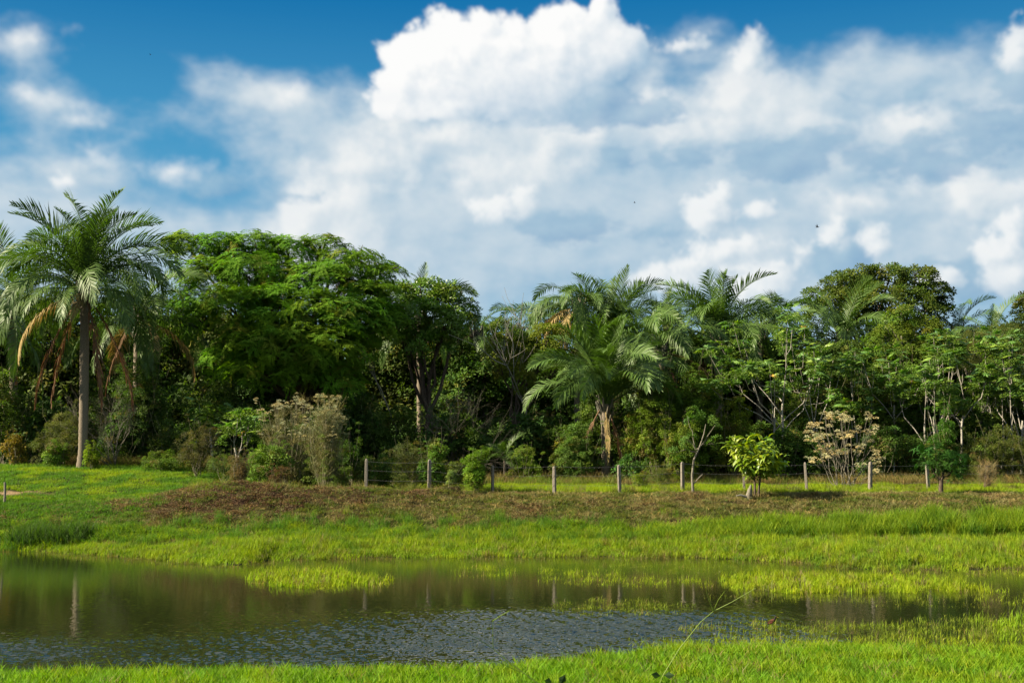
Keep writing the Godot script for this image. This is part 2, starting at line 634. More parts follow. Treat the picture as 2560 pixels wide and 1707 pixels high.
func clump_leaves(count: int, radius: float, len_lo: float, len_hi: float, wide: float, droop: float) -> ArrayMesh:
	var b := MB.new()
	for k in count:
		var o := rdir()
		o.y = absf(o.y) * 0.9 - 0.25
		var p := o * radius * pow(rng.randf(), 0.4)
		var dir := (o * 0.8 + rdir() * 0.7 + Vector3.DOWN * droop).normalized()
		var side := dir.cross(Vector3.UP + rdir() * 0.55).normalized()
		var l := rr(len_lo, len_hi)
		b.leaf(p, dir, side, l, l * wide, rr(-0.1, 0.25), tone(0.22))
	return b.mesh()


func clump_feather(sprays: int, length: float, pairs: int, leaflet: float) -> ArrayMesh:
	var b := MB.new()
	for k in sprays:
		var a := TAU * k / sprays + rr(-0.4, 0.4)
		var dir := Vector3(cos(a), rr(-0.1, 0.45), sin(a)).normalized()
		var p := Vector3(rr(-0.2, 0.2), rr(-0.14, 0.14), rr(-0.2, 0.2))
		var l := length * rr(0.7, 1.2)
		var col := tone(0.2)
		for i in pairs:
			var s := (i + 1.0) / pairs
			var q := p + dir * l * s + Vector3.DOWN * l * 0.35 * s * s
			var out := dir.cross(Vector3.UP).normalized()
			var ll := leaflet * (1.15 - 0.6 * s) * rr(0.8, 1.2)
			for sg in [-1.0, 1.0]:
				var dd: Vector3 = (out * sg + dir * 0.5 + Vector3(rr(-0.2, 0.2), rr(-0.45, 0.25), rr(-0.2, 0.2))).normalized()
				b.leaf(q, dd, dd.cross(Vector3.UP + rdir() * 0.3).normalized(), ll, ll * 0.5, 0.1, col)
	return b.mesh()


func tuft(count: int, radius: float, h_lo: float, h_hi: float, wide: float, lean: float, bend: float) -> ArrayMesh:
	var b := MB.new()
	for k in count:
		var a := rr(0, TAU)
		var p := Vector3(cos(a), 0, sin(a)) * radius * sqrt(rng.randf())
		var dir := (Vector3.UP + Vector3(rr(-1, 1), 0, rr(-1, 1)) * lean).normalized()
		var bd := Vector3(rr(-1, 1), -0.3, rr(-1, 1)) * bend
		var s := rr(0, TAU)
		b.blade(p - Vector3.UP * 0.03, dir, bd, Vector3(cos(s), 0, sin(s)), rr(h_lo, h_hi), wide * rr(0.7, 1.3), tone(0.22))
	return b.mesh()


func flakes(count: int, radius: float, size: float) -> ArrayMesh:
	var b := MB.new()
	for k in count:
		var a := rr(0, TAU)
		var p := Vector3(cos(a), 0, sin(a)) * radius * sqrt(rng.randf()) + Vector3.UP * rr(0.0, 0.06)
		var dir := Vector3(rr(-1, 1), rr(-0.1, 0.5), rr(-1, 1)).normalized()
		b.leaf(p, dir, dir.cross(Vector3.UP + rdir() * 0.5).normalized(), size * rr(0.6, 1.4), size * 0.5, 0.2, tone(0.4))
	return b.mesh()


func flower_head() -> ArrayMesh:
	var b := MB.new()
	for k in 46:
		var o := rdir()
		o.y = absf(o.y) * 0.8 - 0.15
		b.leaf(o * rr(0.05, 0.13), o, o.cross(rdir()).normalized(), rr(0.05, 0.09), 0.035, 0.1, tone(0.3))
	return b.mesh()


func twig_spray() -> ArrayMesh:
	var b := MB.new()
	for k in 16:
		var dir := (Vector3.UP + rdir() * 0.8).normalized()
		var p := rdir() * 0.1
		var q := p + dir * rr(0.3, 0.6)
		b.blade(p, dir, rdir() * 0.6, dir.cross(rdir()).normalized(), rr(0.4, 0.75), 0.012, tone(0.3))
		for j in 2:
			b.leaf(p.lerp(q, rr(0.4, 1.2)), rdir(), rdir(), rr(0.04, 0.07), 0.03, 0.1, tone(0.3))
	return b.mesh()


func palmate_leaf() -> ArrayMesh:
	var b := MB.new()
	b.tube([Vector3.ZERO, Vector3(0.12, 0.05, 0), Vector3(0.3, 0.03, 0)], [0.008, 0.006, 0.005], 3, Color(1.1, 1.1, 0.9))
	var o := Vector3(0.3, 0.03, 0)
	for k in 9:
		var a := -PI + TAU * (k + 0.5) / 9.0
		var dir := Vector3(cos(a), -0.42 + rr(-0.15, 0.15), sin(a)).normalized()
		var l := rr(0.24, 0.33) * (0.75 + 0.25 * cos(a))
		b.leaf(o, dir, dir.cross(Vector3.UP).normalized(), l, l * 0.42, 0.16, tone(0.14))
	return b.mesh()


func lance_leaf() -> ArrayMesh:
	var b := MB.new()
	var col := Color.WHITE
	var pts := []
	for i in 5:
		var s := i / 4.0
		pts.append(Vector3(s * 0.34, 0.07 * sin(s * 2.4) - 0.07 * s * s, 0))
	var w := [0.0, 0.052, 0.065, 0.045, 0.0]
	for i in 4:
		for sg in [-1.0, 1.0]:
			var a: Vector3 = pts[i]
			var e: Vector3 = pts[i + 1]
			var oa := Vector3(0, w[i] * 0.3, sg * w[i])
			var ob := Vector3(0, w[i + 1] * 0.3, sg * w[i + 1])
			if sg > 0:
				b.quad(a, e, e + ob, a + oa, col)
			else:
				b.quad(a, a + oa, e + ob, e, col)
	return b.mesh()


# one palm leaf, 6 m long, rising at e0 degrees and bending over by bend degrees
func frond(e0: float, bend: float, droop: float, lift: float, twist: float, dead := false, pairs := 48) -> ArrayMesh:
	var b := MB.new()
	var len_ := 6.0
	var steps := 14
	var p := Vector3.ZERO
	var pts := [p]
	var ang := []
	for i in steps:
		var s := (i + 0.5) / steps
		var e := deg_to_rad(e0 - bend * pow(s, 1.35))
		p += Vector3(cos(e), sin(e), 0) * len_ / steps
		pts.append(p)
	var rad := []
	for i in pts.size():
		rad.append(lerpf(0.055, 0.008, pow(float(i) / steps, 0.7)))
	b.tube(pts, rad, 5, Color(1.7, 1.6, 1.3) if not dead else Color(1.2, 1.1, 1.0))
	for k in pairs:
		var s := lerpf(0.13, 0.995, pow((k + 0.5) / pairs, 0.92))
		var fi := s * steps
		var i := mini(int(fi), steps - 1)
		var q: Vector3 = pts[i].lerp(pts[i + 1], fi - i)
		var t: Vector3 = (pts[i + 1] - pts[i]).normalized()
		var nn := Vector3(-t.y, t.x, 0)
		var bb := Vector3(0, 0, 1)
		var tw := twist * s
		var n2 := nn * cos(tw) + bb * sin(tw)
		var b2 := bb * cos(tw) - nn * sin(tw)
		var ll := (0.5 + 0.85 * sin(PI * clampf(s * 0.9 + 0.08, 0.0, 1.0))) * rr(0.85, 1.12)
		ll *= lerpf(1.0, 0.55, ss(0.75, 1.0, s))
		var open := deg_to_rad(lerpf(66.0, 28.0, s)) + rr(-0.12, 0.12)
		if dead:
			open *= 0.45
			ll *= 0.72
		for sg in [-1.0, 1.0]:
			if dead and rng.randf() < 0.22:
				continue
			var dir: Vector3 = (t * cos(open) + b2 * sg * sin(open) + n2 * (lift + rr(-0.14, 0.14))).normalized()
			var dn := Vector3.DOWN * droop * rr(0.6, 1.4)
			var m := q + dir * ll * 0.5
			var d2 := (dir + dn).normalized()
			var e := m + d2 * ll * 0.5
			var w := (t - dir * t.dot(dir)).normalized() * 0.036 * rr(0.8, 1.2)
			var col := tone(0.16)
			b.tri(q - w * 0.6, m - w, m + w, col)
			b.tri(q - w * 0.6, m + w, q + w * 0.6, col)
			b.tri(m - w, e, m + w, col)
	return b.mesh()


func make_small_meshes() -> void:
	rng.seed = 5
	clump.broad = clump_leaves(66, 0.52, 0.16, 0.27, 0.55, 0.15)
	clump.fine = clump_leaves(90, 0.44, 0.08, 0.13, 0.5, 0.05)
	clump.big = clump_leaves(26, 0.45, 0.24, 0.40, 0.48, 0.45)
	clump.vine = clump_leaves(76, 0.52, 0.11, 0.18, 0.8, 0.35)
	clump.feather = clump_feather(13, 0.62, 11, 0.125)
	clump.fern = clump_feather(9, 0.5, 13, 0.085)
	clump.grass = tuft(26, 0.20, 0.14, 0.38, 0.018, 0.42, 0.85)
	clump.near = tuft(22, 0.2, 0.16, 0.36, 0.021, 0.42, 0.95)
	clump.lawn = tuft(34, 0.24, 0.05, 0.15, 0.014, 0.7, 0.9)
	clump.tall = tuft(26, 0.24, 0.4, 0.9, 0.02, 0.3, 0.7)
	clump.weed = tuft(26, 0.25, 0.35, 0.75, 0.013, 0.45, 0.9)
	clump.straw = tuft(30, 0.26, 0.10, 0.30, 0.012, 1.6, 1.0)
	clump.sprig = tuft(7, 0.16, 0.10, 0.30, 0.012, 0.5, 0.9)
	clump.sprig_tall = tuft(6, 0.18, 0.3, 0.7, 0.012, 0.4, 0.8)
	clump.flakes = flakes(22, 0.26, 0.065)
	clump.flower = flower_head()
	clump.twigs = twig_spray()
	clump.palmate = [palmate_leaf(), palmate_leaf(), palmate_leaf()]
	clump.lance = lance_leaf()
	# young upright leaves to old hanging ones, two of each; the last two are dead
	for f in [[87, 16, 0.1, 0.5, 0.3], [80, 62, 0.25, 0.35, 0.5], [70, 98, 0.4, 0.25, 0.8], [58, 120, 0.6, 0.12, 0.9], [40, 124, 0.8, 0.0, 0.8], [16, 104, 0.95, -0.1, 0.6], [-12, 72, 1.0, -0.15, 0.4]]:
		fronds.append([frond(f[0], f[1], f[2], f[3], f[4]), frond(f[0] - 5, f[1] + 10, f[2] * 1.2, f[3], -f[4])])
	fronds.append([frond(-58, 28, 0.6, 0.0, 0.5, true), frond(-66, 22, 0.5, 0.0, -0.7, true)])


# ---------------------------------------------------------------- plants
func tube_along(b: MB, a: Vector3, z: Vector3, ra: float, rb: float, sag: float, sides := 5, wob := 0.06, steps := 5) -> void:
	var pts := []
	var rad := []
	var len_ := a.distance_to(z)
	for i in steps + 1:
		var s := float(i) / steps
		var p := a.lerp(z, s) + Vector3.UP * sag * sin(PI * s)
		if i > 0 and i < steps:
			p += rdir() * len_ * wob
		pts.append(p)
		rad.append(lerpf(ra, rb, s))
	b.tube(pts, rad, sides, Color.WHITE)


func leaf_col(c: Color, v: float) -> Color:
	var k := rr(1.0 - v, 1.0 + v)
	var y := rr(-0.12, 0.16)
	return Color(c.r * k * (1.0 + y), c.g * k, c.b * k * (1.0 - y))


# lobes: [px, py, half width px, half height px, depth offset m]; the crown is leaf sprays on and in those lobes
func crown(o: Node3D, lobes: Array, d: float, kind: String, col: Color, density: float, size: float, m: Material, fill := 0.55) -> Array:
	var many := Many.new()
	var centres := []
	for l in lobes:
		var c := pt(l[0], l[1], d + (l[4] if l.size() > 4 else 0.0)) - o.position
		var r := Vector3(l[2], l[3], (l[2] + l[3]) * 0.5) * d / FPX
		centres.append(c)
		var n := int(5.5 * density * (r.x * r.y + r.y * r.z + r.x * r.z) / (size * size))
		var lc := leaf_col(col, 0.12)
		for k in n:
			var u := rdir()
			if u.y < -0.3 and rng.randf() < 0.5:
				u.y = -u.y
			var q := lerpf(fill, 1.08, sqrt(rng.randf())) + 0.16 * nz.get_noise_3d((c.x + u.x * r.x) * 60.0, (c.y + u.y * r.y) * 60.0, (c.z + u.z * r.z) * 60.0)
			var p := c + u * r * q
			var y := (u * 0.7 + Vector3.UP * 0.8 + rdir() * 0.45).normalized()
			var x := y.cross(rdir()).normalized()
			var s := size * rr(0.7, 1.25)
			many.add(Basis(x * s, y * s, x.cross(y) * s), p, leaf_col(lc if rng.randf() > 0.06 else lc.lerp(Color(0.19, 0.19, 0.03), 0.6), 0.24))
	stuff_part(many, "crown", clump[kind], m, o)
	return centres


func tree(called: String, label: String, group: String, px: float, d: float, lobes: Array, kind: String, col: Color, density := 1.0, size := 1.0, trunk_r := 0.22, bark: Material = null, leaf: Material = null, fork := 0.4, fill := 0.55) -> Node3D:
	var o := thing(called, label, "tree", on_ground(px, d), group)
	var cs := crown(o, lobes, d, kind, col, density, size, leaf if leaf else M.leaf, fill)
	var mid := Vector3.ZERO
	for c in cs:
		mid += c / cs.size()
	var f := Vector3(mid.x * 0.4, mid.y * fork, mid.z * 0.4)
	var b := MB.new()
	tube_along(b, Vector3.DOWN * 0.2, f, trunk_r, trunk_r * 0.75, 0.0, 9, 0.02)
	for c in cs:
		var r := trunk_r * rr(0.28, 0.5)
		tube_along(b, f, c, r, r * 0.4, rr(-0.05, 0.25) * f.distance_to(c) * 0.4, 6, 0.05)
		for k in 5:
			var e: Vector3 = c + rdir() * rr(0.6, 1.5)
			tube_along(b, c.lerp(f, rr(0.0, 0.4)), e, r * 0.35, 0.015, 0.1, 4, 0.08, 3)
	part("trunk", b.mesh(), bark if bark else M.bark, o)
	return o


func shrub(called: String, label: String, group: String, px: float, d: float, w: float, h: float, kind: String, col: Color, density := 1.0, size := 0.55, leaf: Material = null, lobes_n := 6, category := "shrub") -> Node3D:
	var base := on_ground(px, d)
	var o := thing(called, label, category, base, group)
	var m := FPX / d
	var ww := w / m * 0.5
	var hh := h / m
	var many := Many.new()
	var b := MB.new()
	for l in lobes_n:
		var a := rr(0, TAU)
		var s := float(l) / lobes_n
		var c := Vector3(cos(a) * ww * rr(0.1, 0.62), hh * lerpf(0.3, 0.8, fmod(s * 2.6, 1.0)), sin(a) * ww * rr(0.1, 0.55))
		var r := Vector3(ww * rr(0.34, 0.52), hh * rr(0.18, 0.28), ww * rr(0.34, 0.5))
		tube_along(b, Vector3(rr(-0.1, 0.1), -0.1, rr(-0.1, 0.1)), c, 0.022, 0.01, 0.0, 4, 0.06, 4)
		var n := int(density * (r.x * r.y + r.y * r.z + r.x * r.z) / (size * size) * 4.5) + 3
		for k in n:
			var u := rdir()
			var p := c + u * r * lerpf(0.4, 1.15, sqrt(rng.randf()))
			p.y = maxf(p.y, 0.05)
			var y := (u * 0.6 + Vector3.UP * 0.9 + rdir() * 0.5).normalized()
			var x := y.cross(rdir()).normalized()
			var q := size * rr(0.65, 1.3)
			var tint := col
			if rng.randf() < 0.14:
				tint = col.lerp([Color(0.20, 0.17, 0.04), Color(0.15, 0.10, 0.045), Color(0.16, 0.23, 0.03)][rng.randi() % 3], 0.7)
			many.add(Basis(x * q, y * q, x.cross(y) * q), p, leaf_col(tint, 0.3))
	# shoots that stick out of the bush
	for l in lobes_n + 3:
		var tip := Vector3(rr(-1.0, 1.0) * ww, hh * rr(0.7, 1.22), rr(-0.8, 0.8) * ww)
		var foot := tip * Vector3(0.45, 0.3, 0.45)
		tube_along(b, foot, tip, 0.012, 0.004, 0.0, 3, 0.05, 4)
		for j in 4:
			var q := size * rr(0.3, 0.6)
			many.add(Basis(Vector3.UP, rr(0, TAU)).scaled(Vector3.ONE * q), foot.lerp(tip, rr(0.5, 1.0)) + rdir() * 0.08, leaf_col(col, 0.3))
	part("stem", b.mesh(), M.twig, o)
	stuff_part(many, "foliage", clump[kind], leaf if leaf else M.leaf, o)
	return o


func grow(b: MB, p: Vector3, dir: Vector3, len_: float, r: float, level: int, spread: float, kids: int, up: float) -> void:
	var pts := [p]
	var rad := [r]
	var q := p
	var dd := dir
	for i in 3:
		dd = (dd + rdir() * 0.16 + Vector3.UP * up).normalized()
		q += dd * len_ / 3.0
		pts.append(q)
		rad.append(r * lerpf(1.0, 0.6, (i + 1) / 3.0))
	b.tube(pts, rad, 5 if level > 2 else 3, Color.WHITE * rr(0.8, 1.15))
	if level == 0:
		return
	for k in kids:
		var s: Vector3 = pts[1 + rng.randi() % 3] if k > 0 else q
		grow(b, s, (dd + rdir() * spread).normalized(), len_ * rr(0.55, 0.85), r * 0.58, level - 1, spread, kids, up)


func bare_tree(called: String, label: String, px: float, d: float, height: float, r: float, level: int, spread: float, kids: int, stems: int, m: Material, up := 0.05, category := "tree", lean := Vector3.ZERO) -> Node3D:
	var o := thing(called, label, category, on_ground(px, d))
	for s in stems:
		var b := MB.new()
		var dir := (Vector3.UP + rdir() * (0.0 if stems == 1 else 0.75) + lean).normalized()
		if dir.y < 0.2:
			dir.y = 0.3
		grow(b, Vector3.DOWN * 0.1, dir, height * 0.42, r, level, spread, kids, up)
		part("trunk" if stems == 1 else "stem", b.mesh(), m, o)
	return o


# a palm: ringed trunk, old leaf bases under the crown, each leaf a part
func palm(label: String, px: float, d: float, crown_px: float, crown_py: float, scale: float, n: int, o_: Dictionary) -> Node3D:
	rng.seed = o_.get("seed", int(px))
	var base := on_ground(px, d)
	var o := thing("palm_tree", label, "palm tree", base, o_.get("group", ""))
	var top: Vector3 = pt(crown_px, crown_py, d + o_.get("back", 0.0)) - base
	var r: float = o_.get("r", 0.24)
	if top.y > 0.8:
		var b := MB.new()
		var pts := []
		var rad := []
		var rings := int(top.y / 0.16)
		for i in rings + 1:
			var s := float(i) / rings
			var p := top * s
			p.x = top.x * s * s
			pts.append(p + Vector3(0, -0.1, 0) * (1.0 - s))
			rad.append(r * (1.25 - 0.35 * ss(0.0, 0.12, s)) * (1.0 + (0.045 if i % 2 == 0 else -0.03)) * rr(0.985, 1.015))
		b.tube(pts, rad, 14, Color.WHITE)
		part("trunk", b.mesh(), M.palm_trunk, o)
	# stubs of old leaf stalks
	var boots := MB.new()
	for k in o_.get("boots", 14):
		var a: float = k * 2.4
		var y0 := rr(-1.5, -0.1) * scale
		var out := Vector3(cos(a), 0, sin(a))
		var q := top + Vector3(0, y0, 0) + out * r * 0.7
		boots.tube([q, q + out * 0.16 + Vector3.UP * 0.3, q + out * 0.3 + Vector3.UP * rr(0.6, 1.1)], [0.07, 0.055, 0.03], 5, tone(0.25), true)
	if boots.v.size():
		part("leaf_base", boots.mesh(), M.bark_grey, o)
	var hi: float = o_.get("hi", 0.3)
	var lo: float = o_.get("lo", 6.3)
	var list := []
	for k in n:
		var s := (k + 0.5) / n
		list.append([k * 2.39996 + rr(-0.25, 0.25) + o_.get("turn", 0.0), lerpf(hi, lo, pow(s, 0.9)) + rr(-0.4, 0.4), rr(0.85, 1.08), ""])
	list.append_array(o_.get("more", []))
	for f in list:
		var vi := clampi(int(round(f[1])), 0, 7)
		var sc: float = scale * f[2] * (0.82 if vi == 0 else 1.0)
		var bs := Basis(Vector3.UP, f[0]) * Basis(Vector3.RIGHT, rr(-0.25, 0.25)) * Basis(Vector3.BACK, rr(-0.07, 0.07))
		var m: Material = M.palm
		if f[3]:
			m = M[f[3]]
		elif vi >= 6 and rng.randf() < 0.3:
			m = M.palm_tan
		var dir := Vector3(cos(f[0]), 0, -sin(f[0]))
		var at: Vector3 = top + dir * r * 0.6 + Vector3.UP * lerpf(0.25, -0.35, vi / 7.0) * scale
		part("dead_frond" if vi == 7 else "frond", fronds[vi][rng.randi() % 2], m, o, Transform3D(bs.scaled(Vector3.ONE * sc), at))
	for k in o_.get("dead", 0):
		var a := rr(0, TAU)
		part("dead_frond", fronds[7][k % 2], M.palm_dead, o, Transform3D(Basis(Vector3.UP, a).scaled(Vector3.ONE * scale * rr(0.75, 0.95)), top + Vector3(cos(a), -1.0, -sin(a)) * r))
	return o


func cecropia(label: String, px: float, d: float, top_py: float, spread_px: float, forks: int, leaves: int, seed_: int, col := Color(0.11, 0.20, 0.035), twin := false, group := "") -> Node3D:
	rng.seed = seed_
	var o := thing("umbrella_leaf_tree", label, "tree", on_ground(px, d), group)
	var m := FPX / d
	var top := (pt(px, top_py, d) - o.position).y
	var w := spread_px / m
	var tips := []
	var holders := []
	for t in (2 if twin else 1):
		var b := MB.new()
		var foot := Vector3(0.5 * t, -0.1, 0.3 * t)
		var f := Vector3(rr(-0.35, 0.35), top * rr(0.42, 0.56), rr(-0.3, 0.3)) + foot
		tube_along(b, foot, f, 0.07, 0.05, 0.0, 7, 0.012, 6)
		part("trunk", b.mesh(), M.bark_white, o)
		for k in forks:
			var a := TAU * k / forks + rr(-0.4, 0.4)
			var e := Vector3(cos(a) * w * rr(0.3, 0.8), top * rr(0.6, 0.97), sin(a) * w * rr(0.3, 0.6)) + foot
			var start := foot.lerp(f, rr(0.55, 1.0))
			var c := MB.new()
			var knee := Vector3(lerpf(start.x, e.x, 0.7), lerpf(start.y, e.y, 0.45), lerpf(start.z, e.z, 0.7))
			c.tube([start, start.lerp(knee, 0.5) + Vector3.UP * 0.1, knee, knee.lerp(e, 0.5), e], [0.03, 0.026, 0.022, 0.018, 0.014], 5, Color.WHITE)
			var mine := [e]
			for j in 2:
				var e2 := e + Vector3(rr(-0.5, 0.5) * w * 0.6, rr(-0.6, 1.0), rr(-0.5, 0.5) * w * 0.6)
				var m2 := Vector3(lerpf(knee.x, e2.x, 0.6), lerpf(knee.y, e2.y, 0.4), lerpf(knee.z, e2.z, 0.6))
				c.tube([knee.lerp(e, rr(0.0, 0.6)), m2, e2], [0.014, 0.012, 0.009], 4, Color.WHITE)
				mine.append(e2)
			var br := part("branch", c.mesh(), M.bark_white, o)
			for q in mine:
				tips.append(q)
				holders.append(br)
	var fine := Many.new()
	for e: Vector3 in tips:
		for j in 4:
			fine.add(Basis(Vector3.UP, rr(0, TAU)).scaled(Vector3.ONE * rr(0.45, 0.8)), e + rdir() * Vector3(0.5, 0.3, 0.5) + Vector3.DOWN * rr(0.0, 0.5), leaf_col(Color(0.11, 0.19, 0.03), 0.25))
	stuff_part(fine, "young_leaves", clump.vine, M.leaf, o)
	for k in leaves:
		var e: Vector3 = tips[k % tips.size()]
		var a := rr(0, TAU)
		var s := rr(0.95, 1.55)
		var bs := Basis(Vector3.UP, a) * Basis(Vector3.BACK, rr(-0.5, 0.7)) * Basis(Vector3.RIGHT, rr(-0.35, 0.35))
		part("leaf", clump.palmate[k % 3], leaf_mats[rng.randi() % 4] if rng.randf() > 0.015 else leaf_mats[4], holders[k % tips.size()], Transform3D(bs.scaled(Vector3.ONE * s), e + Vector3(0, rr(-0.25, 0.12), 0)))
	return o


var leaf_mats := []


func _ready() -> void:
	# camera, sky, sun, exposure
	var cam := Camera3D.new()
	cam.name = "camera"
	cam.position = EYE
	cam.rotation.x = PITCH
	cam.fov = rad_to_deg(2.0 * atan(853.5 / FPX))
	cam.near = 0.1
	cam.far = 6000.0
	cam.current = true
	add_child(cam)
	var pano := PanoramaSkyMaterial.new()
	pano.panorama = make_sky()
	var sky := Sky.new()
	sky.sky_material = pano
	var env := Environment.new()
	env.background_mode = Environment.BG_SKY
	env.sky = sky
	env.background_energy_multiplier = 1.0 / EXPO
	env.tonemap_mode = Environment.TONE_MAPPER_LINEAR
	env.tonemap_exposure = EXPO
	env.sdfgi_enabled = true
	env.ssao_enabled = true
	env.ssil_enabled = true
	var we := WorldEnvironment.new()
	we.name = "world"
	we.environment = env
	add_child(we)
	var sun := DirectionalLight3D.new()
	sun.name = "sun"
	sun.light_color = Color(1.0, 0.945, 0.83)
	sun.light_energy = 1.6
	sun.light_angular_distance = 0.5
	sun.shadow_enabled = true
	add_child(sun)
	sun.look_at_from_position(Vector3(-0.82, 0.55, 0.14), Vector3.ZERO)

	nz.seed = 4
	nz.frequency = 0.05
	nz.fractal_octaves = 3
	nz2.seed = 9
	nz2.frequency = 0.05
	nz2.fractal_octaves = 3
	make_materials()
	for c in [Color(0.11, 0.22, 0.04), Color(0.15, 0.26, 0.04), Color(0.20, 0.29, 0.035), Color(0.085, 0.17, 0.045), Color(0.45, 0.27, 0.03)]:
		leaf_mats.append(mat(c, 0.42, 0.5, Color(0.7, 0.8, 0.2)))
	make_shores()
	make_land()
	make_water()
	make_small_meshes()
	make_forest()
	make_palms()
	make_shrubs()
	make_fence()
	make_grass()
	make_small_things()


const G_FOREST := "broadleaf trees at the forest edge"
const G_BACK := "forest trees behind the front row"
const G_UNDER := "dark undergrowth shrubs below the trees"
const G_PALM := "palms rising over the forest"
const G_CEC := "slender pale-trunked trees on the right of the meadow"


const MARKS := [[-200, "the left woods"], [30, "the hanging-frond palm"], [203, "the tall palm"], [340, "the drooping palm"], [535, "the young umbrella tree"], [603, "the thin-stemmed sapling"], [730, "the cream-flowered shrub"], [815, "the straw-coloured shrub"], [995, "the slim bare tree"], [1110, "the leafless shrub"], [1192, "the rounded fence bush"], [1255, "the forked sapling"], [1312, "the lone bush"], [1450, "the vine-draped palm"], [1515, "the arching palm"], [1578, "the flat-topped plant"], [1660, "the long-fronded palm"], [1733, "the leaning sapling"], [1800, "the bright tall palm"], [1893, "the big-leaved tree"], [1940, "the two-trunked tree"], [2050, "its pale neighbour"], [2110, "the tan-flowered shrub"], [2176, "the widest post"], [2260, "the yellow-green tree"], [2353, "the feathery tree"], [2470, "the withered stump"], [2540, "the olive scrub"], [2800, "the right woods"]]


func between(px: float) -> String:
	for i in range(1, MARKS.size()):
		if px < MARKS[i][0]:
			return "between %s and %s" % [MARKS[i - 1][1], MARKS[i][1]]
	return "beside the right woods"


